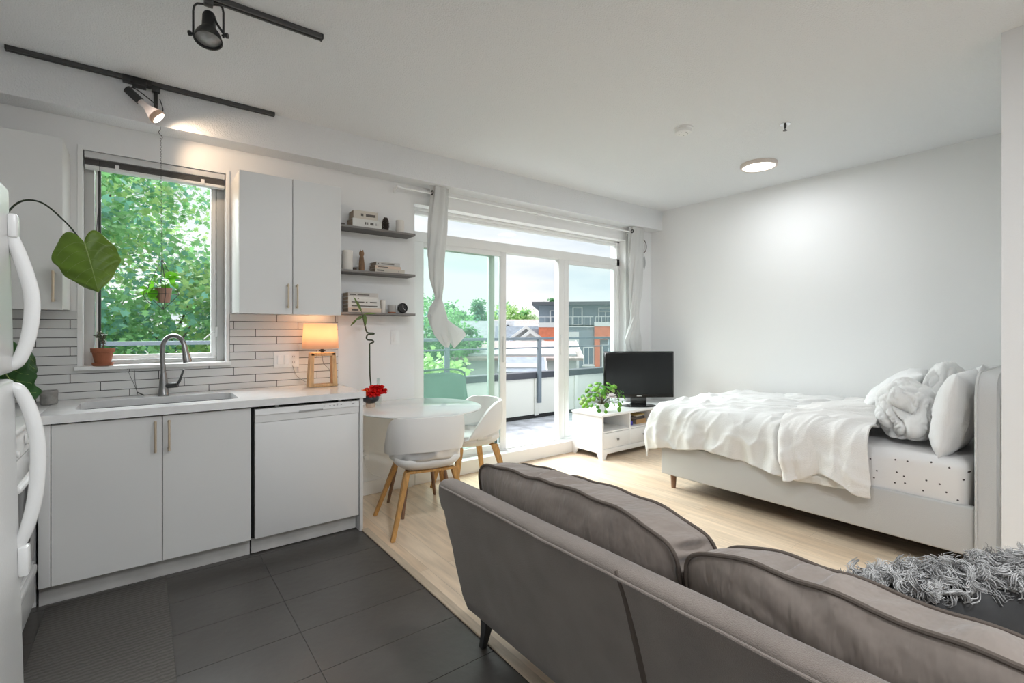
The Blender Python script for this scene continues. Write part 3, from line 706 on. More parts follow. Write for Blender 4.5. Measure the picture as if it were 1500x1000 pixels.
so = bpy.data.objects.new('spot_beam', sl); C.objects.link(so); so.location = face+ax*.02; so.rotation_euler = Vector((.75, .25, -.35)).to_track_quat('-Z', 'Y').to_euler()
s2 = thing('track_spotlight', 'unlit black yoke spotlight at the top edge of the photo', 'spotlight', (.232, 2.5, 2.56))
bm = B(); box(bm, .215, .250, 2.483, 2.517, 2.742, ZC-.02, .003); obj('adapter', bm, GREYM, s2)
cy2 = Vector((.232, 2.5, 2.615)); uu = Vector((.86, -.5, 0)).normalized()
bm = B(); yk = [cy2+uu*(a*.062)+Vector((0, 0, b)) for a, b in ((-1, -.01), (-1, .10), (-.93, .122), (-.75, .132), (.75, .132), (.93, .122), (1, .10), (1, -.01))]
tube(bm, yk, .0045, 8); yoke = obj('yoke', bm, BLACK, s2)
for s in (-1, 1):
    bm = B(); tube(bm, [cy2+uu*(s*.055), cy2+uu*(s*.076)], .004, 8); tube(bm, [cy2+uu*(s*.072), cy2+uu*(s*.081)], .011, 12); obj('thumb_screw', bm, BLACK, yoke)
ax2 = Vector((-.05, -.26, -.96)).normalized(); Mx = along(cy2+ax2*.022, ax2)
bm = B(); lathe(bm, [(.0, -.135), (.022, -.132), (.026, -.12), (.027, -.058), (.034, -.045), (.046, -.025), (.054, .0), (.056, .010), (.051, .011)], seg=32, M=Mx, cap=False); obj('housing', bm, BLACK, s2)
bm = B(); lathe(bm, [(0, .004), (.03, .001), (.051, -.003)], seg=32, M=Mx, cap=False); obj('lens', bm, mat('spot_lens', (.30, .30, .30), .15, spec=.8, var=.4, vscale=20), s2)
bm = B(); tube(bm, path([cy2-ax2*.1+uu*.02, cy2+uu*.035+Vector((0, 0, .05)), cy2+uu*.068+Vector((0, .0, .0))], 14), .005, 8); obj('cord', bm, BLACK, s2)

# ceiling fittings
cl = thing('ceiling_light', 'round flush ceiling light glowing above the bed', 'ceiling light', (4.335, 2.07, ZC-.03))
bm = B(); lathe(bm, [(.150, ZC-2.79+2.79), (.150, ZC-.024), (.146, ZC-.030), (.132, ZC-.030), (.130, ZC-.026)], (4.335, 2.07, 0), 48, cap=False); obj('rim', bm, mat('lamp_rim', (.70, .62, .57), .4), cl)
bm = B(); lathe(bm, [(0, ZC-.0275), (.131, ZC-.0275)], (4.335, 2.07, 0), 48, cap=False); obj('diffuser', bm, emis_mat('diffuser_glow', (1, .95, .88), 1.6), cl)
disc_light('ceiling_light_glow', (4.335, 2.07, ZC-.035), .25, 10)
sd = thing('smoke_detector', 'round white smoke detector on the ceiling', 'smoke detector', (3.134, 2.038, ZC-.04))
bm = B(); lathe(bm, [(.0, 0), (.048, 0), (.056, .006), (.058, .028), (.064, .03), (.066, .0405)], (3.134, 2.038, ZC-.0405), 36, cap=False); b_ = obj('housing', bm, TRIM, sd)
bm = B()
for k in range(5): lathe(bm, [(0, 0), (.004, 0), (.004, .003), (0, .003)], (3.134+.03*math.cos(k*1.2+2), 2.038+.03*math.sin(k*1.2+2), ZC-.0425), 8, cap=False)
obj('vents', bm, GREYV, b_)
sp = thing('sprinkler_head', 'small metal fire sprinkler on the ceiling', 'sprinkler', (3.649, 1.556, ZC-.05))
bm = B(); lathe(bm, [(.034, ZC), (.034, ZC-.004), (.012, ZC-.008)], (3.649, 1.556, 0), 24, cap=False); obj('escutcheon', bm, CHROME, sp)
bm = B(); lathe(bm, [(.0, ZC-.03), (.008, ZC-.03), (.010, ZC-.004)], (3.649, 1.556, 0), 14, cap=False); 
for s in (-1, 1): tube(bm, [(3.649+s*.009, 1.556, ZC-.012), (3.649+s*.011, 1.556, ZC-.03), (3.649, 1.556, ZC-.045)], .0022, 6)
lathe(bm, [(0, ZC-.046), (.014, ZC-.046), (.014, ZC-.048), (0, ZC-.048)], (3.649, 1.556, 0), 16, cap=False)
obj('frame', bm, GREYM, sp)

# ================================================================== SHELVES
SH = mat('shelf_dark', (.075, .068, .065), .5)
def shelf(z, label, d):
    t = thing('wall_shelf', label, 'shelf', (1.44, 3.70, z), group=None)
    bm = B(); box(bm, 1.135, 1.775, 3.78-d, 3.779, z, z+.016, .001); obj('board', bm, mat('shelf_top', (.20, .185, .175), .45), t)
    bm = B(); box(bm, 1.137, 1.773, 3.78-d+.004, 3.778, z-.003, z-.0002); obj('metal_tray', bm, SH, t)
shelf(2.090, 'dark floating shelf, topmost of the three', .165); shelf(1.757, 'dark floating shelf, middle of the three', .165); shelf(1.438, 'dark floating shelf, lowest of the three', .165)
def book(label, x0, x1, y0, y1, z0, z1, cov, group=None, marks=None, rz=0):
    cx, cy = (x0+x1)/2, (y0+y1)/2
    t = thing('book', label, 'book', (cx, cy, z0), rz, group)
    o_ = lambda n, b, m, p: obj(n, b, m, p)
    R_ = Matrix.Translation((cx, cy, 0)) @ Matrix.Rotation(rz, 4, 'Z') @ Matrix.Translation((-cx, -cy, 0))
    bm = B(); box(bm, x0, x1, y0, y1, z0, z0+.0025); box(bm, x0, x1, y0, y1, z1-.0025, z1); box(bm, x0, x1, y0, y0+.0025, z0+.0025, z1-.0025)
    bmesh.ops.transform(bm, matrix=R_, verts=bm.verts[:]); c_ = obj('cover', bm, cov, t, smooth=False)
    bm = B(); box(bm, x0+.004, x1-.004, y0+.003, y1-.004, z0+.003, z1-.003); bmesh.ops.transform(bm, matrix=R_, verts=bm.verts[:]); obj('pages', bm, PAGES, t, smooth=False)
    if marks:
        bm = B(); h = (z1-z0)
        for (a, b) in marks: box(bm, x0+(x1-x0)*a, x0+(x1-x0)*b, y0-.0008, y0, z0+h*.35, z1-h*.35)
        bmesh.ops.transform(bm, matrix=R_, verts=bm.verts[:]); obj('spine_lettering', bm, mat('ink', (.12, .11, .10), .7), c_, smooth=False)
    return t
W1_ = mat('cover_white', (.66, .65, .62), .6); W2_ = mat('cover_ivory', (.58, .53, .46), .6); W3_ = mat('cover_grey', (.48, .46, .44), .6); W4_ = mat('cover_peach', (.66, .52, .42), .6)
DK = mat('cover_dark', (.07, .06, .055), .6)
z = 2.1062
book('thick pale book under another on the top shelf', 1.262, 1.488, 3.625, 3.765, z, z+.062, W1_, 'books stacked flat on the shelves', [(.42, .46), (.5, .53), (.60, .72), (.8, .82), (.86, .88)])
book('cream book on top of the thick one on the top shelf', 1.275, 1.462, 3.63, 3.76, z+.0625, z+.125, W2_, 'books stacked flat on the shelves', [(.3, .4), (.5, .9)], rz=-.05)
bm = B(); box(bm, 1.155, 1.215, 3.66, 3.76, z, z+.02, .003); o = obj('small_box', bm, DK); tag(o, 'flat black box at the left end of the top shelf', 'box')
# pine cone
bm = B(); random.seed(4)
for k in range(70):
    t = k/70; zz = .10*t; a = k*2.4; rr = .026*math.sin(PI*min(1, t*.85+.15))**.7
    d = Vector((math.cos(a), math.sin(a), .35+.8*t)).normalized(); p = Vector((1.545+math.cos(a)*rr*.4, 3.68+math.sin(a)*rr*.4, z+.004+zz))
    s = d.cross(Vector((0, 0, 1))).normalized(); n_ = s.cross(d)
    q = p+d*(.012+rr*.35); v = [bm.verts.new(x) for x in (p-s*.003, p+s*.003, q+s*.009, q+n_*.004, q-s*.009)]; w_ = [bm.verts.new(x.co-n_*.003) for x in v]
    bm.faces.new(v); bm.faces.new(w_[::-1])
    for i in range(5): bm.faces.new((v[i], v[(i+1) % 5], w_[(i+1) % 5], w_[i]))
lathe(bm, [(0, 0), (.01, .002), (.012, .05), (.003, .10)], (1.545, 3.68, z), 10, cap=False)
o = obj('pine_cone', bm, mat('pine_cone_brown', (.07, .055, .045), .7)); tag(o, 'dark upright pine cone ornament on the top shelf', 'ornament')
def candle(label, x, y, z, r, h, m=CREAM, wick=True, group='white pillar candles on the shelves'):
    t = thing('candle', label, 'candle', (x, y, z), 0, group)
    bm = B(); lathe(bm, [(0, 0), (r, 0), (r, h-.002), (r-.003, h), (r*.8, h), (r*.5, h-.004), (0, h-.004)], (x, y, z), 28, cap=False); obj('wax', bm, m, t)
    bm = B(); tube(bm, [(x, y, z+h-.005), (x+.001, y, z+h+.004)], .001, 5); obj('wick', bm, BLACK, t)
candle('pale candle at the right end of the top shelf', 1.668, 3.68, z, .034, .105)
z = 1.7732
candle('tall thick white candle at the left end of the middle shelf', 1.242, 3.68, z, .038, .15)
# wooden cat figure
bm = B(); lathe(bm, [(0, 0), (.020, 0), (.022, .02), (.021, .06), (.017, .095), (.014, .115), (.018, .128), (.019, .142), (.014, .152), (0, .155)], (1.345, 3.665, z), 20, cap=False)
hexa(bm, [(1.330, 3.66, z+.145), (1.342, 3.66, z+.150), (1.342, 3.67, z+.150), (1.330, 3.67, z+.145)], [(1.333, 3.664, z+.165)]*1+[(1.335, 3.664, z+.166), (1.335, 3.667, z+.166), (1.333, 3.667, z+.165)])
hexa(bm, [(1.348, 3.66, z+.150), (1.360, 3.66, z+.145), (1.360, 3.67, z+.145), (1.348, 3.67, z+.150)], [(1.355, 3.664, z+.166), (1.357, 3.664, z+.165), (1.357, 3.667, z+.165), (1.355, 3.667, z+.166)])
o = obj('figurine', bm, mat('carved_wood', (.22, .12, .06), .6, var=.3, vscale=15)); tag(o, 'carved brown wooden figure with two ears on the middle shelf', 'figurine')
bm = B(); box(bm, 1.295, 1.32, 3.70, 3.74, z, z+.03, .002); o = obj('small_box', bm, mat('brown_box', (.10, .06, .045), .6)); tag(o, 'tiny dark brown box behind the figure on the middle shelf', 'box')
book('bottom book of the middle shelf stack, pale and widest', 1.442, 1.688, 3.635, 3.765, z, z+.030, W2_, None, [(.06, .3), (.78, .79)])
book('brownish middle book of the middle shelf stack', 1.442, 1.655, 3.635, 3.76, z+.0305, z+.052, W4_, None, [(.1, .5)])
book('grey top book of the middle shelf stack', 1.445, 1.645, 3.63, 3.755, z+.0525, z+.080, W3_, None, [(.05, .1), (.2, .75)], rz=.04)
z = 1.4542
hs = [.026, .028, .028, .028, .028]; zz = z
for i, (h, m_, lb) in enumerate(zip([.034, .029, .028, .026, .031], [W4_, W1_, W1_, W1_, W3_], ['peach book at the bottom of the lowest shelf stack', 'white book second from bottom in the lowest shelf stack', 'white book with a lettered spine in the middle of the lowest stack', 'plain white book fourth up in the lowest shelf stack', 'grey white book on top of the lowest shelf stack'])):
    book(lb, 1.230, 1.488-.006*i, 3.63, 3.765, zz, zz+h, m_, None, [[(.1, .3)], [(.1, .9)], [(.1, .28), (.3, .5), (.55, .6), (.68, .9)], [(.3, .34)], [(.05, .25), (.3, .7)]][i]); zz += h+.0004
candle('taller slim pale candle between books and clock on the lowest shelf', 1.522, 3.68, z, .022, .105, wick=True)
ct = thing('tealight_holder', 'frosted glass tealight holder left of the black clock', 'candle holder', (1.60, 3.68, z))
bm = B(); lathe(bm, [(0, 0), (.030, 0), (.033, .065), (.031, .065), (.028, .006), (0, .006)], (1.598, 3.68, z), 24, cap=False); obj('cup', bm, mat('frosted_glass', (.7, .68, .66), .3, trans=.5), ct)
bm = B(); lathe(bm, [(0, 0), (.031, 0), (.032, .010), (0, .012)], (1.598, 3.68, z-.0), 20, cap=False); obj('base', bm, mat('copper', (.45, .17, .08), .35, metal=.6), ct)
ck = thing('desk_clock', 'small round black clock at the right end of the lowest shelf', 'clock', (1.675, 3.67, z))
Mk = Matrix.Translation((1.678, 3.655, z+.043)) @ Matrix.Rotation(PI/2, 4, 'X')
bm = B(); lathe(bm, [(0, -.02), (.036, -.02), (.041, -.012), (.041, .012), (.036, .016), (.034, .010), (0, .010)], seg=32, M=Mk, cap=False); b_ = obj('case', bm, BLACKP, ck)
bm = B(); box(bm, 1.668, 1.688, 3.66, 3.69, z, z+.01, .002); obj('foot', bm, BLACKP, ck)
bm = B(); Mh = Mk @ Matrix.Translation((0, 0, .012))
box(bm, -.0015, .0015, 0, .028, 0, .001, M=Mh); box(bm, -.0012, .0012, 0, .024, 0, .001, M=Mh @ Matrix.Rotation(-2.3, 4, 'Z')); obj('hands', bm, mat('white_hand', (.8, .8, .8), .5), b_)
#SECTION3
# ================================================================== DINING
tb = thing('dining_table', 'round glossy white dining table with wooden legs by the glass door', 'table', (1.66, 3.30, 0))
TC = (1.655, 3.30)
bm = B(); lathe(bm, [(0, .722), (.36, .722), (.455, .733), (.462, .739), (.460, .745), (.455, .747), (0, .747)], (TC[0], TC[1], 0), 72, cap=False); obj('tabletop', bm, TABLEW, tb)
bm = B(); lathe(bm, [(0, .700), (.11, .700), (.11, .7215), (0, .7215)], (TC[0], TC[1], 0), 24, cap=False); mp_ = obj('mounting_plate', bm, BLACK, tb)
tops = []; feet = []
for k in range(4):
    a = math.radians(45+90*k-8); tp_ = Vector((TC[0]+.10*math.cos(a), TC[1]+.10*math.sin(a), .715)); ft = Vector((TC[0]+.265*math.cos(a), TC[1]+.265*math.sin(a), 0)); tops.append(tp_); feet.append(ft)
    bm = B(); tube(bm, [ft, tp_.lerp(ft, .5), tp_], [.011, .018, .016], 14); obj('leg', bm, WALNUT, tb)
bm = B()
for k in range(4):
    a, b = tops[k], tops[(k+1) % 4]; fa, fb = feet[k], feet[(k+1) % 4]
    tube(bm, [a.lerp(fa, .05), b.lerp(fb, .38)], .003, 6); tube(bm, [b.lerp(fb, .05), a.lerp(fa, .38)], .003, 6)
obj('wire_bracing', bm, BLACK, tb)

def make_chair(label, loc, rz, feet_):
    """chair faces +Y locally"""
    t = thing('dining_chair', label, 'chair', loc, rz, 'white shell dining chairs at the round table')
    M = Matrix.Translation(loc) @ Matrix.Rotation(rz, 4, 'Z')
    def T(p): return M @ Vector(p)
    # seat bowl
    bm = B(); nseg = 40
    prof = [(0, .392, 0), (.10, .394, 0), (.165, .404, 0), (.203, .428, 0), (.225, .465, 0), (.224, .488, 0), (.216, .498, 0), (.20, .492, 0), (.17, .478, 0), (.09, .468, 0), (0, .466, 0)]
    rings = []
    for r_, z_, _ in prof:
        ring = []
        for k in range(nseg):
            a = 2*PI*k/nseg; cx, cy = math.cos(a), math.sin(a)
            # rounded square footprint, flatter front, back rim rises
            q = (abs(cx)**3.2+abs(cy)**3.2)**(-1/3.2)
            zz = z_
            if r_ > .2 and z_ > .46: zz -= .02*max(0, cy)+.012*max(0, -cy)
            ring.append(bm.verts.new(T((cx*r_*q*1.02, cy*r_*q*.98+.0, zz))))
        rings.append(ring)
    for a, b in zip(rings, rings[1:]):
        for k in range(nseg):
            vs = (a[k], a[(k+1) % nseg], b[(k+1) % nseg], b[k])
            bm.faces.new(vs)
    bmesh.ops.remove_doubles(bm, verts=bm.verts[:], dist=1e-5)
    obj('seat', bm, CHAIRW, t, ang=60)
    # back shell: wraps round the back and slopes down along the arms
    def shell(off):
        def f(u, v):
            a = math.radians(-90+ (u*2-1)*122); s = abs(u*2-1)
            cx, cy = math.cos(a), math.sin(a); q = (abs(cx)**2.6+abs(cy)**2.6)**(-1/2.6)
            top = .758-.02*s-.30*max(0, (s-.45)/.55)**1.6
            bot = .535-.075*max(0, (s-.25)/.75)**1.1
            if top < bot+.012: top = bot+.012
            rr = .222+.010*v+.010*math.sin(v*PI)+off
            return T((cx*rr*q*1.05, cy*rr*q*1.02, bot+(top-bot)*v))
        return f
    bm = B(); nu, nv = 49, 12; g1 = grid(bm, shell(.014), nu, nv); g2 = grid(bm, shell(-.012), nu, nv)
    for i in range(nu-1):
        bm.faces.new((g1[i][-1], g1[i+1][-1], g2[i+1][-1], g2[i][-1])); bm.faces.new((g1[i][0], g2[i][0], g2[i+1][0], g1[i+1][0]))
    for e in (0, nu-1):
        for j in range(nv-1): bm.faces.new((g1[e][j], g1[e][j+1], g2[e][j+1], g2[e][j]))
    o = obj('backrest', bm, CHAIRW, t, ang=70); bv = o.modifiers.new('bev', 'BEVEL'); bv.width = .006; bv.segments = 3; bv.angle_limit = math.radians(50)
    # silver gathered band under the shell
    def band(u, v):
        a = math.radians(-90+(u*2-1)*100); cx, cy = math.cos(a), math.sin(a); q = (abs(cx)**2.6+abs(cy)**2.6)**(-1/2.6)
        rr = .224+.003*math.sin(u*52)*math.sin(v*PI)+.004*math.sin(u*23+2)*math.sin(v*PI)
        return T((cx*rr*q*1.04, cy*rr*q*1.01, .478+.075*v-.02*abs(u*2-1)))
    bm = B(); grid(bm, band, 140, 5); o = obj('silver_band', bm, mat('silver_fabric', (.72, .72, .72), .3, metal=.6), t, ang=80); mods(o, solid=.003)
    # bent-ply legs
    for (fx, fy) in feet_:
        sx, sy = (1 if fx > 0 else -1), (1 if fy > 0 else -1)
        tp_ = Vector((sx*.155, sy*.150, .402)); ft = Vector((fx, fy, 0)); din = Vector((-sx, 0, 0))
        bm = B(); secs = []
        for q, w_, th in ((0, .030, .020), (.5, .040, .022), (.93, .052, .026), (1.0, .054, .020)):
            c_ = ft.lerp(tp_, q); wv = Vector((0, 1, 0)); tv = Vector((1, 0, 0))
            secs.append([bm.verts.new(T(c_+tv*(a*th/2*1.3)+wv*(b*w_/2))) for a, b in ((-1, -1), (1, -1), (1, 1), (-1, 1))])
        for a, b in zip(secs, secs[1:]):
            for k in range(4): bm.faces.new((a[k], a[(k+1) % 4], b[(k+1) % 4], b[k]))
        bm.faces.new(secs[0][::-1]); bm.faces.new(secs[-1])
        es = [e for e in bm.edges]; bmesh.ops.bevel(bm, geom=es, offset=.004, segments=2, affect='EDGES')
        obj('leg', bm, OAK, t)
    for sy in (-1, 1):
        bm = B(); box(bm, -.16, .16, sy*.150-.022, sy*.150+.022, .387, .402, .003, M=M); obj('leg_rail', bm, OAK, t)
    return t
make_chair('white shell dining chair with its back to the camera', (1.545, 3.01, 0), math.radians(-12), [(-.265, -.235), (.25, -.235), (-.29, .255), (.225, .255)])
make_chair('white shell dining chair on the far right of the round table, side on', (2.13, 3.36, 0), math.radians(82), [(-.25, -.25), (.25, -.25), (-.235, .235), (.235, .235)])

# centrepiece: bowl with red flowers, bamboo stem, glass bottle
bw = thing('flower_bowl', 'black bowl of red flowers on a pale foot, on the round table', 'flowers', (1.365, 3.49, .747))
fb = (1.352, 3.50, .747)
bm = B(); lathe(bm, [(0, 0), (.036, 0), (.034, .03), (0, .03)], fb, 24, cap=False); obj('foot', bm, mat('pale_wood', (.55, .42, .32), .6), bw)
bm = B(); lathe(bm, [(0, .03), (.03, .03), (.055, .045), (.064, .065), (.060, .085), (.054, .088), (.052, .08), (0, .078)], fb, 32, cap=False); obj('bowl', bm, mat('black_ceramic', (.02, .022, .028), .3), bw)
random.seed(5); RED = mat('red_petal', (.72, .008, .008), .5, trans=.25); ORG = mat('orange_petal', (.80, .12, .01), .5, trans=.25)
def flower(c_, r, m):
    bm = B(); c_ = Vector(c_)
    for ly, (n_, rr, el) in enumerate(((7, 1, -.25), (7, 1, .25), (6, .95, .75), (4, .8, 1.2))):
        for k in range(n_):
            a = 2*PI*k/n_+ly*.5; d = Vector((math.cos(a)*math.cos(el), math.sin(a)*math.cos(el), math.sin(el))); s = Vector((-math.sin(a), math.cos(a), 0)); up = d.cross(s)*-1
            def f(u, v):
                q = (v*2-1); wd = .55*r*rr*math.sin(PI*min(1, u*.75+.12)); return c_+d*(r*rr*u)+s*(q*wd)+up*(.25*r*(q*q)+.2*r*u*u)
            grid(bm, f, 5, 5)
    return obj('flower', bm, m, bw, ang=80)
for (dx, dy, dz, r, m) in [(-.050, -.015, .112, .034, ORG), (-.005, -.045, .108, .040, RED), (.022, .00, .138, .036, RED), (.058, -.01, .132, .046, RED), (.092, -.02, .115, .032, RED), (-.01, .03, .12, .03, RED), (.04, -.03, .10, .03, RED), (-.035, .01, .10, .028, ORG)]: flower((fb[0]+dx, fb[1]+dy, fb[2]+dz), r, m)
bb = thing('lucky_bamboo', 'tall curled bamboo stem rising behind the red flowers', 'plant', (1.372, 3.53, .747))
bx, by = 1.366, 3.545
bm = B(); pts = [(bx+.01, by, .75), (bx+.006, by, .90), (bx-.002, by, 1.0), (bx-.004, by, 1.19), (bx-.002, by, 1.215), (bx+.022, by-.01, 1.228), (bx+.02, by+.01, 1.242), (bx-.018, by, 1.246), (bx-.028, by, 1.262), (bx-.02, by-.01, 1.285), (bx+.022, by-.012, 1.288), (bx+.025, by, 1.295), (bx-.012, by+.005, 1.298), (bx-.03, by, 1.315), (bx-.048, by, 1.39), (bx-.055, by, 1.43)]
tube(bm, path(pts, 90), .0058, 8); obj('stalk', bm, mat('bamboo_dark', (.035, .05, .02), .4), bb)
bm = B(); tube(bm, path([(bx-.03, by, 1.315), (bx-.048, by, 1.39), (bx-.065, by, 1.46)], 10), .003, 6)
LB = mat('bamboo_leaf', (.13, .20, .05), .45, trans=.3, var=.3, vscale=20)
for (p, d, L_, W_) in [((-.066, 0, 1.455), (-.45, -.1, 1), .125, .022), ((-.045, 0, 1.44), (1, -.1, .12), .10, .016), ((-.045, 0, 1.44), (.1, -.3, -1), .09, .028), ((-.06, 0, 1.42), (-.7, -.2, -.3), .06, .024), ((-.10, 0, 1.40), (-.7, 0, -.75), .07, .016)]:
    small_leaf(bm, Vector((bx+p[0], by, p[2])), d, (0, -1, .3), L_, W_)
obj('leaves', bm, LB, bb)
gb = thing('glass_bottle', 'slim clear glass bottle behind the flower bowl', 'bottle', (1.43, 3.55, .747))
GC = glass_mat('clear_glass', (.90, .93, .92))
bm = B(); lathe(bm, [(0, 0), (.022, 0), (.024, .01), (.024, .09), (.012, .12), (.010, .20), (.013, .205), (.009, .205), (.009, .12)], (1.435, 3.56, .748), 20, cap=False); obj('body', bm, GC, gb)

# ================================================================== TV CORNER
st_ = thing('tv_stand', 'long low white tv stand with three niches and drawers', 'tv stand', (4.36, 3.57, 0))
X0, X1, Y0, Y1 = 3.706, 5.015, 3.335, 3.765
bm = B(); box(bm, X0-.014, X1+.014, Y0-.014, Y1, .438, .462, .003); obj('top', bm, TVWHITE, st_)
def side(x):
    bm = B(); box(bm, x, x+.02, Y0, Y1, .06, .438); 
    for a, b in ((Y0, Y0+.05), (Y1-.05, Y1)):
        inn = .03 if a == Y0 else -.03
        hexa(bm, [(x, a, 0), (x+.02, a, 0), (x+.02, b, 0), (x, b, 0)], [(x, a-(0 if inn > 0 else .03), .06), (x+.02, a-(0 if inn > 0 else .03), .06), (x+.02, b+(.03 if inn > 0 else 0), .06), (x, b+(.03 if inn > 0 else 0), .06)])
    return bm
obj('side_panel', side(X0), TVWHITE, st_); obj('side_panel', side(X1-.02), TVWHITE, st_)
w3 = (X1-X0-.04-.036)/3
for k in (1, 2):
    xx = X0+.02+w3*k+.018*(k-1); bm = B(); box(bm, xx, xx+.018, Y0+.002, Y1-.01, .105, .438); obj('divider', bm, TVWHITE, st_)
bm = B(); box(bm, X0+.02, X1-.02, Y0+.004, Y1-.01, .268, .284); obj('shelf', bm, TVWHITE, st_)
bm = B(); box(bm, X0+.02, X1-.02, Y1-.012, Y1-.004, .06, .438); obj('back_panel', bm, TVWHITE, st_)
bm = B(); box(bm, X0-.004, X1+.004, Y0-.004, Y0+.016, .055, .105, .002)
for a, s in ((X0-.004, 1), (X1+.004, -1)):
    hexa(bm, [(a, Y0-.004, 0), (a+s*.045, Y0-.004, 0), (a+s*.045, Y0+.016, 0), (a, Y0+.016, 0)], [(a, Y0-.004, .055), (a+s*.075, Y0-.004, .055), (a+s*.075, Y0+.016, .055), (a, Y0+.016, .055)])
obj('plinth', bm, TVWHITE, st_)
for k in range(3):
    a = X0+.022+(w3+.018)*k; bm = B(); box(bm, a, a+w3-.004, Y0, Y0+.018, .108, .264, .0015); d = obj('drawer', bm, TVWHITE, st_)
    bm = B(); c_ = a+w3/2; box(bm, c_-.013, c_+.013, Y0-.022, Y0-.012, .178, .198, .003); tube(bm, [(c_, Y0-.014, .188), (c_, Y0, .188)], .005, 8); obj('knob', bm, STEEL, d)
t = book('tan paperback lying in the middle niche of the tv stand', 4.33, 4.50, 3.40, 3.60, .2845, .335, mat('cover_tan', (.45, .27, .12), .6))
t = book('black covered book on top of the tan one in the tv stand', 4.30, 4.48, 3.40, 3.62, .3355, .362, DK, rz=.12)
t = book('yellow edged thin book on top of the pile in the tv stand', 4.33, 4.50, 3.42, 3.62, .3745, .384, mat('cover_yellow', (.5, .35, .12), .6), rz=-.1)
t = book('cream notebook under the thin yellow one in the tv stand', 4.34, 4.47, 3.42, 3.60, .3625, .374, W2_, rz=.05)
bm = B(); box(bm, 4.20, 4.27, 3.40, 3.55, .2845, .33, .004); o = obj('small_box', bm, mat('blue_box', (.06, .05, .42), .5)); tag(o, 'small blue box in the middle niche of the tv stand', 'box')
# tv
tvp = Vector((4.485, 3.49, .463)); rz = math.radians(-33)
tv = thing('television', 'black flat screen television on the white tv stand', 'television', tuple(tvp), rz)
M = Matrix.Translation(tvp) @ Matrix.Rotation(rz, 4, 'Z')
bm = B(); box(bm, -.405, .405, -.02, .02, .095, .618, .006, M=M); box(bm, -.30, .30, .02, .055, .16, .52, .02, M=M); obj('casing', bm, BLACKP, tv)
bm = B(); box(bm, -.385, .385, -.0215, -.019, .135, .598, M=M); obj('screen', bm, mat('tv_screen', (.008, .009, .010), .15, spec=.25), tv)
bm = B(); box(bm, -.03, .03, -.0225, -.020, .110, .118, .001, M=M); obj('logo_plate', bm, CHROME, tv)
bm = B(); box(bm, -.09, .09, -.012, .03, .012, .11, .006, M=M); obj('stand_neck', bm, BLACKP, tv)
bm = B(); lathe(bm, [(0, 0), (.20, 0), (.20, .006), (.17, .012), (0, .014)], seg=40, M=M @ Matrix.Diagonal((1, .62, 1, 1)), cap=False); obj('stand_base', bm, BLACKP, tv)
# pilea
pc = Vector((3.885, 3.50, .463))
pi = thing('pilea_plant', 'bushy round-leaved plant at the near end of the tv stand', 'plant', tuple(pc))
bm = B(); lathe(bm, [(0, 0), (.045, 0), (.060, .075), (.062, .078), (.055, .078), (.05, .065), (0, .065)], pc, 28, cap=False); obj('pot', bm, TVWHITE, pi)
random.seed(21); bmS = B(); cnt = 0
PG = [mat('pilea_leaf', (.20, .46, .05), .4, trans=.3, var=.25, vscale=10), mat('pilea_leaf_dark', (.09, .29, .03), .4, trans=.3), mat('pilea_leaf_light', (.30, .48, .12), .4, trans=.3)]
bmL = B()
for k in range(115):
    a = random.uniform(0, 2*PI); el = random.uniform(-.45, 1.35); R_ = random.uniform(.14, .26)
    cx = math.cos(a)*math.cos(el); cyy = math.sin(a)*math.cos(el); 
    p = pc+Vector((cx*R_*1.15+(.05 if el < .5 and cx > 0 else 0)*1.2, cyy*R_*.8, .10+math.sin(el)*R_*.78))
    if p.z < pc.z+.012: p.z = pc.z+.012+random.uniform(0, .02)
    if p.y > 3.74: p.y = 3.74
    b0 = pc+Vector((0, 0, .07)); mid = b0.lerp(p, .5)+Vector((0, 0, .03)); tube(bmS, path([b0, mid, p], 8), .0012, 4, cap=False)
    n_ = (p-pc-Vector((0, 0, .05))+Vector((-.15, -.25, .1))*.6).normalized()
    r = random.uniform(.016, .029); u_, v_ = basis(n_)[1:]
    ctr = bmL.verts.new(p-n_*.003); ring = [bmL.verts.new(p+u_*r*math.cos(q*PI/6)+v_*r*math.sin(q*PI/6)) for q in range(12)]
    mi = random.choice([0, 0, 0, 1, 1, 2])
    for q in range(12): f = bmL.faces.new((ctr, ring[q], ring[(q+1) % 12])); f.material_index = mi
obj('stems', bmS, mat('pilea_stem', (.12, .10, .05), .5), pi); o = obj('leaves', bmL, PG, pi); mods(o, solid=.0012)
# one white bloom standing out of the plant
bc = Vector((3.845, 3.335, .632)); bm = B()
for ly, (n_, rr, el) in enumerate(((7, 1, -.2), (7, .95, .3), (6, .85, .8), (4, .6, 1.2))):
    for k in range(n_):
        a = 2*PI*k/n_+ly*.6; d = Vector((math.cos(a)*math.cos(el), math.sin(a)*math.cos(el), math.sin(el))); s_ = Vector((-math.sin(a), math.cos(a), 0)); up = s_.cross(d)
        def f(u, v):
            q = v*2-1; wd = .029*rr*math.sin(PI*min(1, u*.72+.14)); return bc+d*(.050*rr*u)+s_*(q*wd)+up*(-.010*q*q-.008*u*u)
        grid(bm, f, 6, 5)
bl_ = obj('white_bloom', bm, mat('white_petal', (.78, .74, .74), .6, trans=.2), pi, ang=80, label='single pinkish white bloom')
bm = B(); tube(bm, path([pc+Vector((0, 0, .07)), (3.87, 3.42, .60), bc], 10), .0022, 6); obj('bloom_stem', bm, MATS['pilea_stem'], bl_)

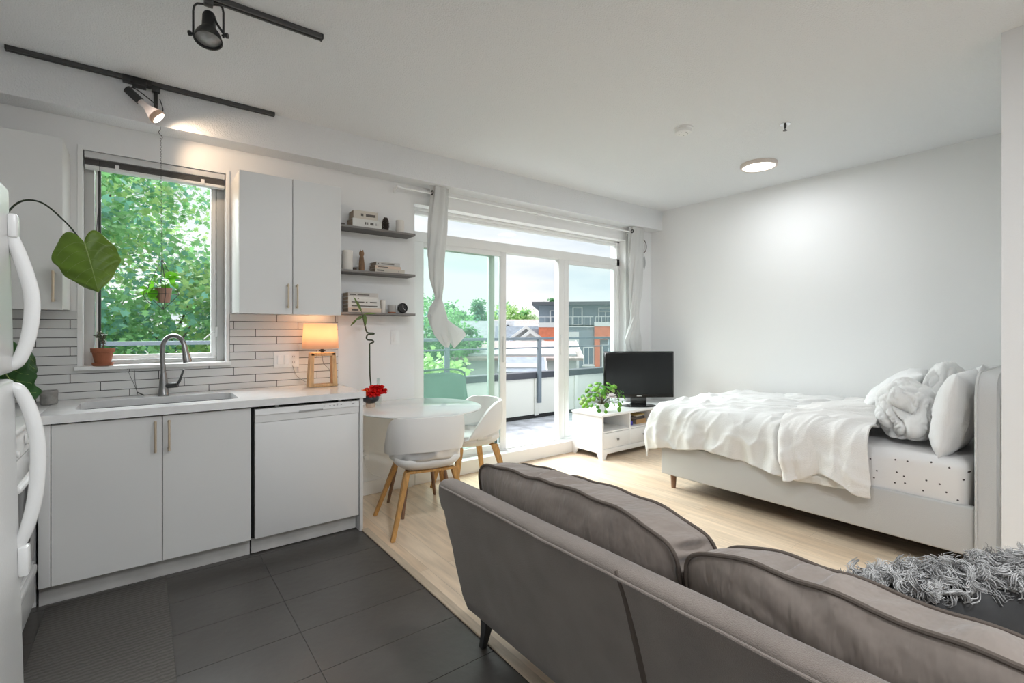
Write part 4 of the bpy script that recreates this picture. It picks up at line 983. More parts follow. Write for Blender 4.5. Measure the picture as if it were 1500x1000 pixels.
# ================================================================== CURTAINS
rod = thing('curtain_rod', 'thin white curtain rod above the glass door', 'curtain rod', (3.1, 3.69, 2.49))
bm = B(); tube(bm, [(1.66, 3.69, 2.487), (4.66, 3.69, 2.487)], .009, 12); obj('rod', bm, TRIM, rod)
for xx in (1.665, 3.2, 4.63):
    bm = B(); tube(bm, [(xx, 3.69, 2.487), (xx, 3.779, 2.487)], .006, 8); box(bm, xx-.012, xx+.012, 3.772, 3.779, 2.455, 2.515, .002); obj('bracket', bm, TRIM, rod)
bm = B(); tube(bm, [(1.645, 3.69, 2.487), (1.665, 3.69, 2.487)], .015, 12); obj('finial', bm, TRIM, rod)
def curtain(label, knots, amp, nf, seed, extra=None):
    """knots: (z, centre x, centre y, half width, half depth, twist)"""
    bm = B(); n = 40; m_ = 64
    zs = [k[0] for k in knots]
    def ev(t):
        q = t*(len(knots)-1); i = min(int(q), len(knots)-2); q -= i; q = q*q*(3-2*q)
        return [knots[i][j]*(1-q)+knots[i+1][j]*q for j in range(6)]
    def f(u, v):
        z_, cx, cy, hw, hd, tw = ev(v); a = 2*PI*u+tw
        rr = 1+amp*math.sin(nf*a+seed)+.10*nz3((math.cos(a), math.sin(a), v*3), 2, seed)
        return Vector((cx+math.cos(2*PI*u)*hw*rr, cy+math.sin(2*PI*u)*hd*rr, z_+.012*math.sin(5*a)*(1-abs(v*2-1))))
    grid(bm, f, m_, n*2, closeu=True)
    return bm
ct1 = thing('curtain', 'white curtain knotted at the bottom, left side of the glass door', 'curtain', (2.03, 3.69, 1.16), 0, None)
bm = curtain('', [(2.548, 2.035, 3.688, .078, .030, 0), (2.45, 2.035, 3.688, .074, .028, .1), (2.2, 2.02, 3.688, .080, .032, .3), (1.95, 2.005, 3.688, .076, .034, .6), (1.75, 2.01, 3.688, .060, .036, 1.0), (1.62, 2.025, 3.685, .030, .030, 1.6), (1.56, 2.025, 3.685, .026, .03, 2.0)], .17, 6, 2)
bmesh.ops.holes_fill(bm, edges=[e for e in bm.edges if e.is_boundary], sides=0)
obj('drape', bm, CURT, ct1, ang=80)
def lump(bm, c_, s, seed, k1=.22, sub=5, R_=None):
    r = bmesh.ops.create_icosphere(bm, subdivisions=sub, radius=1); c_ = Vector(c_)
    for v in r['verts']:
        n_ = v.co.normalized(); k = 1+k1*nz3(n_, 1.4, seed)+k1*.7*nz3(n_, 3, seed+4)-.30*k1*ridge(n_, (3.2, 3.2, 3.2), seed)
        q = Vector((n_.x*s[0]*k, n_.y*s[1]*k, n_.z*s[2]*k)); v.co = c_+(R_ @ q if R_ is not None else q)
    return bm
bm = curtain('', [(1.60, 2.025, 3.68, .024, .024, 0), (1.53, 2.01, 3.675, .055, .034, .3), (1.45, 2.00, 3.67, .082, .042, .7), (1.37, 2.02, 3.67, .085, .042, 1.1), (1.28, 2.05, 3.67, .062, .036, 1.5), (1.21, 2.085, 3.67, .040, .03, 1.8), (1.17, 2.10, 3.67, .014, .014, 2.0)], .13, 4, 1)
bmesh.ops.holes_fill(bm, edges=[e for e in bm.edges if e.is_boundary], sides=0)
obj('knot', bm, CURT, ct1, ang=80)
bm = curtain('', [(.17, 0, 0, .02, .02, 0), (.13, 0, 0, .05, .034, .4), (.04, .005, 0, .066, .04, .8), (-.03, .01, 0, .078, .034, 1.2), (-.08, .0, 0, .085, .022, 1.4), (-.10, 0, 0, .075, .008, 1.5)], .13, 3, 4)
bmesh.ops.holes_fill(bm, edges=[e for e in bm.edges if e.is_boundary], sides=0)
bmesh.ops.transform(bm, matrix=Matrix.Translation((2.155, 3.665, 1.285)) @ Matrix.Rotation(-.75, 4, 'Y'), verts=bm.verts[:])
obj('gathered_hem', bm, CURT, ct1, ang=80)
bm = B(); lathe(bm, [(.012, -.003), (.021, -.003), (.021, .003), (.012, .003), (.012, -.003)], seg=20, M=Matrix.Translation((1.957, 3.672, 2.487)) @ Matrix.Rotation(PI/2, 4, 'Y'), cap=False); obj('grommet', bm, BLACK, ct1)
ct2 = thing('curtain', 'white curtain twisted and tied, right side of the glass door', 'curtain', (4.70, 3.69, 1.05))
bm = curtain('', [(2.545, 4.70, 3.688, .125, .030, 0), (2.4, 4.695, 3.688, .120, .032, .2), (2.1, 4.69, 3.688, .120, .034, .5), (1.8, 4.68, 3.688, .105, .036, .9), (1.6, 4.665, 3.688, .075, .036, 1.3), (1.48, 4.665, 3.688, .055, .034, 1.8), (1.36, 4.655, 3.688, .085, .036, 2.2), (1.2, 4.63, 3.688, .135, .036, 2.5), (1.10, 4.66, 3.688, .11, .034, 2.6), (1.0, 4.70, 3.688, .06, .03, 2.7)], .17, 7, 5)
bmesh.ops.holes_fill(bm, edges=[e for e in bm.edges if e.is_boundary], sides=0)
obj('drape', bm, CURT, ct2, ang=80)
bm = B(); lathe(bm, [(.012, -.003), (.021, -.003), (.021, .003), (.012, .003), (.012, -.003)], seg=20, M=Matrix.Translation((4.585, 3.66, 2.487)) @ Matrix.Rotation(PI/2, 4, 'Y'), cap=False); obj('grommet', bm, BLACK, ct2)
dc = thing('dreamcatcher', 'small dreamcatcher hanging on the wall behind the right curtain', 'wall ornament', (4.93, 3.77, 2.05))
bm = B(); cc = Vector((4.905, 3.762, 2.36)); R_ = .085
tube(bm, [cc+Vector((math.cos(k*PI/16)*R_, 0, math.sin(k*PI/16)*R_)) for k in range(33)], .004, 6, cap=False); obj('hoop', bm, mat('brown_hoop', (.10, .055, .04), .7), dc)
bm = B()
for k in range(10):
    a = k*PI/5; b = a+PI*.6; tube(bm, [cc+Vector((math.cos(a)*R_, 0, math.sin(a)*R_)), cc+Vector((math.cos(b)*R_, 0, math.sin(b)*R_))], .0008, 4)
obj('web', bm, mat('web_thread', (.45, .42, .40), .8), dc)
bm = B(); tube(bm, [(4.935, 3.76, 2.28), (4.94, 3.76, 2.16)], .001, 4)
def f(u, v): return Vector((4.945+(v-.5)*.055*math.sin(PI*min(1, u*.9+.08)), 3.762, 2.24-u*.17))
grid(bm, f, 10, 5); o = obj('feather', bm, mat('grey_feather', (.42, .42, .42), .8), dc)
#SECTION4
# ================================================================== BED
bd = thing('bed', 'light grey upholstered bed with a tall curved headboard', 'bed', (4.25, 1.45, 0))
BX0, BX1, BY0, BY1 = 3.45, 5.04, .535, 2.455
bm = B(); box(bm, BX0, BX0+.06, BY0, BY1, .125, .385, .012, 3); obj('side_rail', bm, UPH, bd)
bm = B(); box(bm, BX1-.06, BX1, BY0, BY1, .125, .385, .012, 3); obj('side_rail', bm, UPH, bd)
bm = B(); box(bm, BX0+.005, BX1-.005, BY1-.06, BY1+.004, .125, .380, .012, 3); obj('foot_rail', bm, UPH, bd)
bm = B(); box(bm, BX0+.06, BX1-.06, BY0, BY1-.06, .20, .30); obj('slat_base', bm, DARKGAP, bd)
for x, y in ((BX0+.09, BY1-.06), (BX1-.09, BY1-.06), (BX0+.12, BY0+.10), (BX1-.12, BY0+.1), (4.25, 1.5)):
    bm = B(); lathe(bm, [(.018, 0), (.026, .126)], (x, y, 0), 16); obj('leg', bm, WALNUT if (y > 2) else BLACK, bd)
# headboard: panel with rounded wing towards the camera
bm = B(); hb = []
for k in range(0, 9): a = k/8*PI/2; hb.append((BX0-.02+.10*(1-math.sin(a))*1.0, 1.095-.10*(1-math.cos(a))*1.0)) 
hb = [(3.42, .12)]+[(3.42, .97)]+[(3.42+.12*(1-math.cos(a)), .97+.125*math.sin(a)) for a in [k*PI/16 for k in range(1, 9)]]+[(5.07, 1.10), (5.07, .12)]
va = [bm.verts.new((x, .436, z)) for x, z in hb]; vb = [bm.verts.new((x, .532, z)) for x, z in hb]
bm.faces.new(va); bm.faces.new(vb[::-1]); n = len(hb)
for i in range(n): bm.faces.new((va[i], va[(i+1) % n], vb[(i+1) % n], vb[i]))
bmesh.ops.bevel(bm, geom=[e for e in bm.edges if abs(e.verts[0].co.y-e.verts[1].co.y) < 1e-4], offset=.014, segments=3, affect='EDGES')
h_ = obj('headboard', bm, UPH, bd, ang=50)
bm = B(); tube(bm, [(x, .525, z) for x, z in hb[:-1]], .006, 8); obj('piping', bm, UPH, h_)
def sheet_mat():
    m = mat('dotted_sheet', (.74, .73, .725), .9, spec=.1, bump=.2, bscale=20); n = m.node_tree.nodes; l = m.node_tree.links; p = n['Principled BSDF']
    t = n.new('ShaderNodeTexCoord'); mp = n.new('ShaderNodeMapping'); mp.inputs['Scale'].default_value = (.001, 13, 13); l.new(t.outputs['Object'], mp.inputs[0])
    v = n.new('ShaderNodeTexVoronoi'); v.voronoi_dimensions = '2D'; v.inputs['Scale'].default_value = 1; v.inputs['Randomness'].default_value = .75
    sx_ = n.new('ShaderNodeSeparateXYZ'); cx_ = n.new('ShaderNodeCombineXYZ'); l.new(mp.outputs[0], sx_.inputs[0]); l.new(sx_.outputs['Y'], cx_.inputs['X']); l.new(sx_.outputs['Z'], cx_.inputs['Y']); l.new(cx_.outputs[0], v.inputs['Vector'])
    c_ = n.new('ShaderNodeMath'); c_.operation = 'LESS_THAN'; c_.inputs[1].default_value = .062; l.new(v.outputs['Distance'], c_.inputs[0])
    x = n.new('ShaderNodeMix'); x.data_type = 'RGBA'; x.inputs[6].default_value = (.74, .73, .725, 1); x.inputs[7].default_value = (.08, .07, .07, 1)
    l.new(c_.outputs[0], x.inputs[0]); l.new(x.outputs[2], p.inputs['Base Color']); return m
bm = B(); box(bm, 3.475, 5.02, .56, 2.40, .31, .615, .055, 5)
for v in list(bm.verts): pass
bmesh.ops.subdivide_edges(bm, edges=[e for e in bm.edges if e.calc_length() > .3], cuts=30, use_grid_fill=True)
for v in bm.verts:
    if v.co.x < 3.5:
        yy, zz = v.co.y, v.co.z
        v.co.x += .012*nz3((0, yy*2, zz*8), 1.5, 3) + .006*math.sin(zz*60+yy*3)*max(0, 1-abs(yy-1.1))
mt_ = obj('mattress', bm, sheet_mat()); tag(mt_, 'mattress in a white fitted sheet with small black dots', 'mattress')
# duvet
def drop(p, r):
    if p <= 0: return 0, 0
    q = r*PI/2
    if p < q: return r*math.sin(p/r), r*(1-math.cos(p/r))
    return r, r+(p-q)
def duvet_fn(xe, ye0, ye1, zt, hem_x, hem_y, r, seed, lift=0, thick=0):
    LX = .0
    def f(u, v):
        # u: head->foot along y ; v: wall -> near side
        y_flat = ye1-ye0; tot_y = y_flat+hem_y
        sy = u*tot_y; py = sy-y_flat
        oy, dy = drop(py, r)
        x_flat = 5.0-xe; tot_x = x_flat+hem_x(u) ; sx = v*tot_x; px = sx-x_flat
        ox, dx = drop(px, r)
        yy = ye0+min(sy, y_flat)+oy; xx = 5.0-min(sx, x_flat)-ox
        k = 3.0; dz = (dx**k+dy**k)**(1/k)
        zz = zt-dz
        # billow
        top = math.exp(-((dz)/.12)**2)
        crown = .03*math.sin(PI*min(1, max(0, v*1.15)))*top
        zz += crown + .018*nz3((xx, yy, 0), 3.0, seed) *top
        # fold ridges hanging on the near side and foot
        hang = min(1, dz/.25)
        fx = math.sin(yy*17+2.5*nz3((yy, zz, 0), 2.0, seed)+zz*3)+.5*math.sin(yy*41+seed)
        fy = math.sin(xx*15+2.5*nz3((xx, zz, 0), 2, seed+3))
        wx = dx/(dx+dy+1e-4); wy = dy/(dx+dy+1e-4)
        xx -= hang*wx*(.022+.018*fx); yy += hang*wy*(.06+.022*fy)+ .03*hang*wy*wx
        yy += hang*wx*wy*0
        wp = .35*nz3((xx, yy, zz), 1.6, seed+40)
        cr = ridge((xx+yy*.5+wp, yy-xx*.3, zz*.6), (4, 1.6, 3), seed)*.022+ridge((xx+wp, yy+xx*.8, zz), (3.2, 5, 4), seed+9)*.014+ridge((xx-yy+wp, yy+xx, zz), (3, 11, 6), seed+4)*.007-(1-min(1, abs(nz3((xx+wp, yy, zz), 3.1, seed+3))*3))**2*.012
        zz += cr*(.6+.4*top); xx -= cr*hang*wx
        if px <= 0 and v < .04: zz -= .02
        return Vector((xx, yy, zz+lift))
    return f
hemx = lambda u: .40+.07*math.sin(u*9)*.5+(.07 if u > .86 else 0)*0+.06*max(0, u-.75)*2
bm = B(); grid(bm, duvet_fn(3.55, 1.02, 2.42, .69, hemx, .40, .12, 2), 190, 190)
dv = obj('duvet', bm, LINEN, ang=180); tag(dv, 'crumpled white linen duvet spread over the bed, hanging over its near side', 'duvet'); mods(dv, solid=.012)
bm = B(); hem2 = lambda u: .425+.03*math.sin(u*7+1)
def flapf(u, v):
    f0 = duvet_fn(3.545, 1.02, 1.52, .70, hem2, 0.0, .115, 7)
    p = f0(u*.999, v)
    s = v
    # flap narrows towards its hem and skews toward the head end
    hang = max(0, .69-p.z)
    p.y = p.y-.02*math.sin(v*9)+(-.10)*hang*(1-u)*.6-.18*hang*(u)+.04*nz3((p.x, 0, p.z), 2, 1)
    p.x -= .020; p.z += .012+.02*math.sin(PI*u)
    p.x -= .03*math.exp(-((u-.95)/.06)**2)*min(1, hang/.1); return p
grid(bm, flapf, 80, 190)
fl = obj('folded_edge', bm, mat('linen_underside', (.76, .75, .735), .9, bump=.25, bscale=150, spec=.1), dv, ang=180); mods(fl, solid=.012)
# pillows
def pillow(label, ctr, W, H, T, Rm, seed, m=LINEN2, pinch=.10, wr=.010, name='pillow', cat='pillow'):
    bm = B(); n = 44
    for side_ in (1, -1):
        def f(u, v):
            a, b = u*2-1, v*2-1
            ex = 1-pinch*(1-abs(b)**2)*0-.0; 
            x = a*(1-pinch*.55*(1-b*b)**1*abs(a)**3)*W/2; y = b*(1-pinch*.55*(1-a*a)*abs(b)**3)*H/2
            th = ((1-abs(a)**2.6)*(1-abs(b)**2.6))**.55
            z = side_*T/2*th
            p = Vector((x, y, z)); e = 1-th
            w_ = ridge(p, (11, 6, 9), seed)*wr+ridge(p, (5, 9, 5), seed+3)*wr*.8
            p.z += side_*(w_*(.3+th)-wr*.6)*(1 if th > .02 else 0); p.x += .008*nz3(p, 7, seed); p.y += .008*nz3(p, 6, seed+2)
            return Vector(ctr)+Rm @ p
        grid(bm, f, n, n)
    bmesh.ops.remove_doubles(bm, verts=bm.verts[:], dist=.0025)
    o = obj(name, bm, m, ang=180); tag(o, label, cat); return o
def RM(normal, up, roll=0):
    n_ = Vector(normal).normalized(); u_ = Vector(up); x_ = u_.cross(n_).normalized(); y_ = n_.cross(x_)
    return Matrix((x_, y_, n_)).transposed() @ Matrix.Rotation(roll, 3, 'Z')
pillow('big white pillow standing against the near end of the headboard', (3.84, .668, .835), .68, .50, .19, RM((-.04, 1, .16), (0, 0, 1)), 4)
pillow('white pillow standing against the far end of the headboard', (4.62, .672, .84), .66, .50, .18, RM((0, 1, .16), (0, 0, 1), .05), 14)
pillow('white pillow with a pointed corner, leaning farthest down the bed', (4.45, 1.12, .875), .62, .46, .17, RM((-.1, .62, .75), (0, -.7, .7), .12), 24)
# crumpled sheet heap
def heap(c_, s, seed, sub=6):
    bm = B(); r = bmesh.ops.create_icosphere(bm, subdivisions=sub, radius=1); c_ = Vector(c_)
    def val(n_, sc, o, pw): 
        w_ = Vector((nz3(n_, 1.1, o+20), nz3(n_, 1.1, o+30), nz3(n_, 1.1, o+40)))*.5
        return (1-min(1, abs(nz3(n_+w_, sc, o))*2.4))**pw
    for v in r['verts']:
        n_ = v.co.normalized()
        k = 1+.30*nz3(n_, 1.2, seed)-.17*val(n_, 1.5, seed, 3)-.05*val(n_, 3.4, seed+5, 3)+.012*nz3(n_, 9, seed)
        if seed == 31: k -= .22*math.exp(-(((n_.x+.9)**2+(n_.y+.1)**2+(n_.z-.12)**2)/.09))
        q = Vector((n_.x*s[0]*k, n_.y*s[1]*k, n_.z*s[2]*k))
        if q.z < -s[2]*.72: q.z = -s[2]*.72+(q.z+s[2]*.72)*.1
        v.co = c_+q
    return bm
o = obj('crumpled_blanket', heap((3.86, .90, .80), (.27, .16, .205), 31), LINEN, ang=180); tag(o, 'crumpled white linen blanket heaped in front of the near pillow', 'blanket')
o = obj('crumpled_sheet', heap((4.30, .80, .87), (.31, .13, .23), 52), LINEN, ang=180); tag(o, 'bunched white sheet piled behind the heap, reaching the top of the headboard', 'sheet')

# ================================================================== SOFA
sf = thing('sofa', 'brown-grey fabric sofa seen from behind, facing the bed', 'sofa', (1.35, .70, 0))
SY0, SY1 = -.34, 1.725
def sofa_noise(p, a=.004): return a*nz3(p, 5, 3)+a*.6*nz3(p, 13, 8)
sec = [(1.19, .15), (1.085, .15), (1.076, .158)]+[(1.074-.139*t, .16+.53*t) for t in (.1, .2, .3, .4, .5, .6, .7, .8, .9, 1)]+[(.934, .705), (.942, .717), (.957, .722), (.985, .722), (1.003, .716), (1.012, .700), (1.19, .25)]
bm = B(); ny = 110; rings = []
for j in range(ny+1):
    y = SY0+(SY1-SY0)*j/ny; e = max(0, (y-(SY1-.05))/.05); ring = []
    for x, z in sec:
        zz = z-(.035*e**3 if z > .6 else 0); xx = x+((1.06-x)*.10*e**3)
        dxn = sofa_noise((x, y, z), .003)*(1 if z > .17 else 0)
        yy = y-(.02 if z < .2 else 0)*e+(.0)*z
        ring.append(bm.verts.new((xx+dxn, yy, zz+dxn*.5)))
    rings.append(ring)
for a, b in zip(rings, rings[1:]):
    for k in range(len(sec)): bm.faces.new((a[k], a[(k+1) % len(sec)], b[(k+1) % len(sec)], b[k]))
bm.faces.new(rings[0]); bm.faces.new(rings[-1][::-1]); sb = obj('back_frame', bm, SOFA, sf, ang=50)
bm = B(); tube(bm, [(.930+sofa_noise((.934, y, .7), .0045), y, .700) for y in [SY0+.02+(SY1-SY0-.06)*k/60 for k in range(61)]], .0045, 8); obj('piping', bm, SOFA, sb)
bm = B(); tube(bm, path([(.940, .80, .712), (.938, .785, .69), (.957, .775, .62), (.985, .765, .50), (1.018, .76, .38), (1.05, .755, .25), (1.074, .75, .16)], 30), [.005+.004*math.sin(PI*k/30) for k in range(31)], 8); obj('slipcover_seam', bm, SOFA2, sb)
bm = B(); box(bm, 1.12, 1.76, SY0+.04, SY1-.03, .15, .275, .02, 3); obj('base', bm, SOFA, sf)
for (a, b) in ((1.575, 1.72), (-.335, -.19)):
    bm = B(); box(bm, 1.11, 1.60, a, b, .15, .575, .045, 5); obj('arm', bm, SOFA, sf)
SEATM = mat('sofa_seat_fabric', (.33, .31, .31), .95, bump=.4, bscale=420, sheen=.3, spec=.15)  # sofa fabric with window light put into its colour; left unassigned
for (a, b) in ((.765, 1.57), (-.185, .755)):
    bm = B(); box(bm, 1.16, 1.785, a, b, .278, .425, .045, 5)
    bmesh.ops.subdivide_edges(bm, edges=[e for e in bm.edges if e.calc_length() > .2], cuts=12, use_grid_fill=True)
    for v in bm.verts:
        if v.co.z > .40: v.co.z += .03*math.sin(PI*(v.co.y-a)/(b-a))*math.sin(PI*min(1, max(0, (v.co.x-1.16)/.625)))
    obj('seat_cushion', bm, SOFA, sf, ang=60)
def legp(x, y, sx, sy):
    bm = B(); secs = []
    for z, w_, ox in ((0, .013, 0), (.05, .016, .004), (.10, .022, .006), (.15, .026, .0)):
        secs.append([bm.verts.new((x+sx*ox*2-sx*(.15-z)*.12+a*w_, y+sy*(.15-z)*.08+b*w_, z)) for a, b in ((-1, -1), (1, -1), (1, 1), (-1, 1))])
    for a, b in zip(secs, secs[1:]):
        for k in range(4): bm.faces.new((a[k], a[(k+1) % 4], b[(k+1) % 4], b[k]))
    bm.faces.new(secs[0][::-1]); bm.faces.new(secs[-1]); bmesh.ops.bevel(bm, geom=bm.edges[:], offset=.003, segments=2, affect='EDGES'); return bm
for x, y in ((1.14, 1.665), (1.70, 1.66), (1.14, -.28), (1.70, -.28)): obj('leg', legp(x, y, 1 if x < 1.3 else -1, 0), BLACK, sf)
def box_cushion(name, par, ctr, W, H, T, up, nrm, seed, puff=.045, m=SOFAC):
    up = Vector(up).normalized(); nrm = Vector(nrm).normalized(); wd = up.cross(nrm).normalized(); ctr = Vector(ctr)
    ns = 168
    def outl(s, g=1.0):
        a = 2*PI*s; ca, sa = math.cos(a), math.sin(a); q = (abs(ca)**6+abs(sa)**6)**(-1/6)
        # slightly bowed edges, droopy corners
        x, y = ca*q, sa*q; w_ = 1+.008*math.sin(a*3+seed); 
        cd = (abs(x)*abs(y))**4
        return x*W/2*w_*g, (y*H/2*(1+.035*(1-x*x))-.045*cd*(y > 0)*H+(.006*math.sin(x*4+seed)+.006*nz3((x*3, 0, 0), 1.5, seed)+.003*math.sin(x*17+seed*2))*(y > 0))*g
    def pt(x, y, z): return ctr+wd*x+up*y+nrm*z
    bm = B(); nr = 26
    for sd_ in (1, -1):
        def f(u, v):
            r = v**.8; x, y = outl(u, r if v > 0 else 0)
            z = T/2+puff*(1-r**3.2)
            wr = (.007*math.sin(u*ns*.55+3*nz3((x, y, 0), 5, seed))*(.35+nz3((u*9, 0, 0), 3, seed))*max(0, r-.45)**1.5*2.2)*(1-r**12)
            cre = ridge((x, y, 0), (3.5, 8, 1), seed+sd_)*.004*(1-r**8)
            return pt(x, y, sd_*(z+wr-cre))
        grid(bm, f, ns, nr, closeu=True)
    def g(u, v):
        x, y = outl(u); b = .006*math.sin(v*PI)-.0; wr = (.011*math.sin(u*ns*1.1+math.sin(u*40+seed)*2+v*1.5)+.009*math.sin(u*ns*.5+seed-v*2))*math.sin(v*PI)*(.7+1.2*nz3((u*8, 0, 1), 2, seed))
        l_ = math.hypot(x, y); k = 1+(b+wr)/l_; return pt(x*k, y*k, T/2-(T*v))
    grid(bm, g, ns*2, 8, closeu=True)
    bmesh.ops.remove_doubles(bm, verts=bm.verts[:], dist=.0004)
    o = obj(name, bm, m, par, ang=65)
    for sd_ in (1, -1):
        bm = B(); P = [pt(*[c*1.006 for c in outl(k/ns)], sd_*T/2) for k in range(ns+1)]; tube(bm, P, .0055, 8, cap=False); obj('piping', bm, SOFA2, o)
    return o
box_cushion('back_cushion', sf, (1.175, 1.155, .602), .90, .395, .185, (-.17, 0, 1), (1, 0, -.15), 3)
box_cushion('back_cushion', sf, (1.170, .225, .592), .92, .395, .175, (-.17, 0, 1), (1, 0, -.18), 11)

# fur cushion on the sofa
fcx = thing('fur_cushion', 'dark grey cushion with curly grey sheepskin front, at the far right of the sofa', 'cushion', (1.60, .25, .45))
Uv = Vector((.70, -.69, .17)).normalized(); Nn = Vector((.62, .62, .35)); Nn = (Nn-Uv*Nn.dot(Uv)).normalized(); Vv = Nn.cross(Uv).normalized()
if Vv.z < 0: Vv = -Vv
fc0 = Vector((1.635, .21, .585)); bm = B(); n = 30; FW, FH, FT = .80, .36, .15
for sd_ in (1, -1):
    def f(u, v):
        a, b = u*2-1, v*2-1; th = ((1-abs(a)**2.8)*(1-abs(b)**2.8))**.55
        p = Vector((a*FW/2, b*FH/2, sd_*FT/2*th)); p.z += sd_*.006*ridge(p, (8, 6, 3), 3)*th
        return fc0+Uv*p.x+Vv*p.y+Nn*p.z
    grid(bm, f, n, n)
bmesh.ops.remove_doubles(bm, verts=bm.verts[:], dist=.002)
obj('cover', bm, mat('charcoal_velvet', (.035, .035, .036), .8, sheen=.4, var=.3, vscale=12), fcx, ang=180)
cu = bpy.data.curves.new('fur', 'CURVE'); cu.dimensions = '3D'; cu.bevel_depth = .0015; cu.bevel_resolution = 0; cu.resolution_u = 2
random.seed(99)
FM = mat('grey_fur', (.42, .415, .41), .9, var=.35, vscale=25, spec=.1)
for lock in range(430):
    a = random.uniform(-1.0, 1.0); b = random.uniform(-.1, 1.0)
    if random.random() < .72: b = random.uniform(.84, 1.04)
    th = ((1-min(1, abs(a))**2.8)*(1-min(1, abs(b))**2.8))**.55
    root0 = Vector((a*FW/2*.97, min(b, 1.0)*FH/2, FT/2*th)); back = b > .93
    if back: root0.z = random.uniform(-.03, .05)
    d = Vector((random.uniform(-.9, .9), (.35+random.uniform(-.7, .6)) if b > .7 else random.uniform(-.6, .9), (random.uniform(-.55, .6) if back else random.uniform(.3, 1)))).normalized()
    L0 = random.uniform(.035, .065); s_ = d.cross(Vector((random.random(), random.random(), random.random()+.1))).normalized(); t_ = d.cross(s_)
    ph = random.uniform(0, 6); cr_ = random.uniform(.008, .016); turns = random.uniform(5, 9); hd = random.choice((-1, 1))
    for st__ in range(15):
        jit = Vector((random.gauss(0, 1), random.gauss(0, 1), random.gauss(0, 1)))*.0055; L_ = L0*random.uniform(.8, 1.15); c2 = cr_*random.uniform(.7, 1.2); p2 = ph+random.gauss(0, .25)
        spl = cu.splines.new('POLY'); spl.points.add(11)
        for k in range(12):
            q = k/11; p = root0+jit*(1.25-q*.7)+d*L_*q*(1-.2*q)+(s_*math.cos(hd*turns*q+p2)+t_*math.sin(hd*turns*q+p2))*c2*q**.6
            P_ = fc0+Uv*p.x+Vv*p.y+Nn*p.z; spl.points[k].co = (*(P_-Vector((1.60, .25, .45))), 1); spl.points[k].radius = 1.15-q*.75
fo = bpy.data.objects.new('fur', cu); C.objects.link(fo); fo.parent = fcx; cu.materials.append(FM); fo['kind'] = 'stuff'; fo['label'] = 'curly grey sheepskin wool'
#SECTION5
# ================================================================== BALCONY
bm = B(); box(bm, -3, 10.5, 4.0, 5.6, -.20, .04); struct('floor', bm, mat('balcony_pavers', (.50, .51, .56), .7, var=.35, vscale=5))
PAN = mat('balcony_panel', (.62, .62, .58), .6)
pp_ = thing('balcony_parapet', 'cream panelled balcony parapet with dark cap outside the glass door', 'parapet', (3.7, 5.45, .04))
bm = B(); box(bm, -3, 10.4, 5.40, 5.50, .10, .63); obj('panel', bm, PAN, pp_)
bm = B(); box(bm, -3, 10.4, 5.37, 5.54, .625, .715, .008); obj('cap', bm, mat('dark_cap', (.04, .043, .055), .5), pp_)
for k in range(16):
    xx = -2.6+k*.81-.15
    bm = B(); box(bm, xx, xx+.07, 5.375, 5.40, .085, .625, .003); obj('batten', bm, PAN, pp_)
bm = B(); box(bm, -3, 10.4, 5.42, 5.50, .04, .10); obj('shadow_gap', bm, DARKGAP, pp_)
rl = thing('balcony_railing', 'dark blue-grey metal railing above the balcony parapet', 'railing', (3.7, 5.38, .3))
RB = mat('railing_bluegrey', (.13, .16, .19), .5)
bm = B(); box(bm, -3, 10.4, 5.335, 5.395, 1.185, 1.222, .004); obj('handrail', bm, RB, rl)
bm = B(); box(bm, -3, 10.4, 5.355, 5.38, 1.062, 1.082, .003); obj('mid_rail', bm, RB, rl)
for xx in (-2.1, -.55, 1.0, 3.06, 4.595, 6.13, 7.7, 9.3):
    bm = B(); box(bm, xx-.03, xx+.03, 5.33, 5.37, .27, 1.19, .003); obj('post', bm, RB, rl)
ps = thing('privacy_screen', 'frosted blue-green glass screen at the right end of the balcony', 'screen', (6.35, 4.7, .04))
bm = B(); box(bm, 6.2, 6.212, 4.05, 5.33, .15, 1.75); obj('glass_panel', bm, glass_mat('frosted_screen', (.45, .62, .66), haze=.35, hazecol=(.30, .45, .48)), ps)
bm = B(); box(bm, 6.19, 6.225, 4.05, 5.33, 1.75, 1.79, .003); box(bm, 6.19, 6.225, 5.30, 5.335, .04, 1.75); box(bm, 6.19, 6.225, 4.05, 4.08, .04, 1.75); obj('frame', bm, RB, ps)
# patio chair and planter box behind the dining table
GRC = mat('green_canvas', (.12, .21, .165), .8)
pch = thing('patio_chair', 'green canvas patio chair on the balcony behind the dining table', 'chair', (2.75, 4.65, .04))
bm = B()
def f(u, v): return Vector((2.42+.66*u, 4.86+.10*math.sin(PI*u)*1+.10*v, .40+.42*v-.05*(abs(u*2-1))**4*v))
grid(bm, f, 16, 8); o = obj('back_sling', bm, GRC, pch); mods(o, solid=.01)
bm = B()
def f(u, v): return Vector((2.44+.62*u, 4.40+.46*v, .36+.03*(1-v)-.03*math.sin(PI*u)))
grid(bm, f, 12, 8); o = obj('seat_sling', bm, GRC, pch); mods(o, solid=.01)
bm = B()
for xx in (2.42, 3.08):
    tube(bm, path([(xx, 4.40, .04), (xx, 4.46, .38), (xx, 4.86, .40), (xx, 4.97, .82)], 20), .012, 8); tube(bm, [(xx, 4.86, .40), (xx, 4.95, .04)], .012, 8)
tube(bm, path([(2.42, 4.97, .81), (2.5, 4.99, .85), (2.75, 4.99, .865), (3.0, 4.99, .85), (3.08, 4.97, .81)], 16), .012, 8)
obj('frame', bm, mat('green_metal', (.07, .13, .10), .5), pch)
bm = B(); box(bm, 2.42, 2.95, 4.10, 4.36, .04, .34, .01); o = obj('planter_box', bm, mat('dark_wicker', (.035, .06, .055), .6, bump=1, bscale=70, var=.8, vscale=60)); tag(o, 'dark green woven planter box on the balcony by the glass', 'planter')

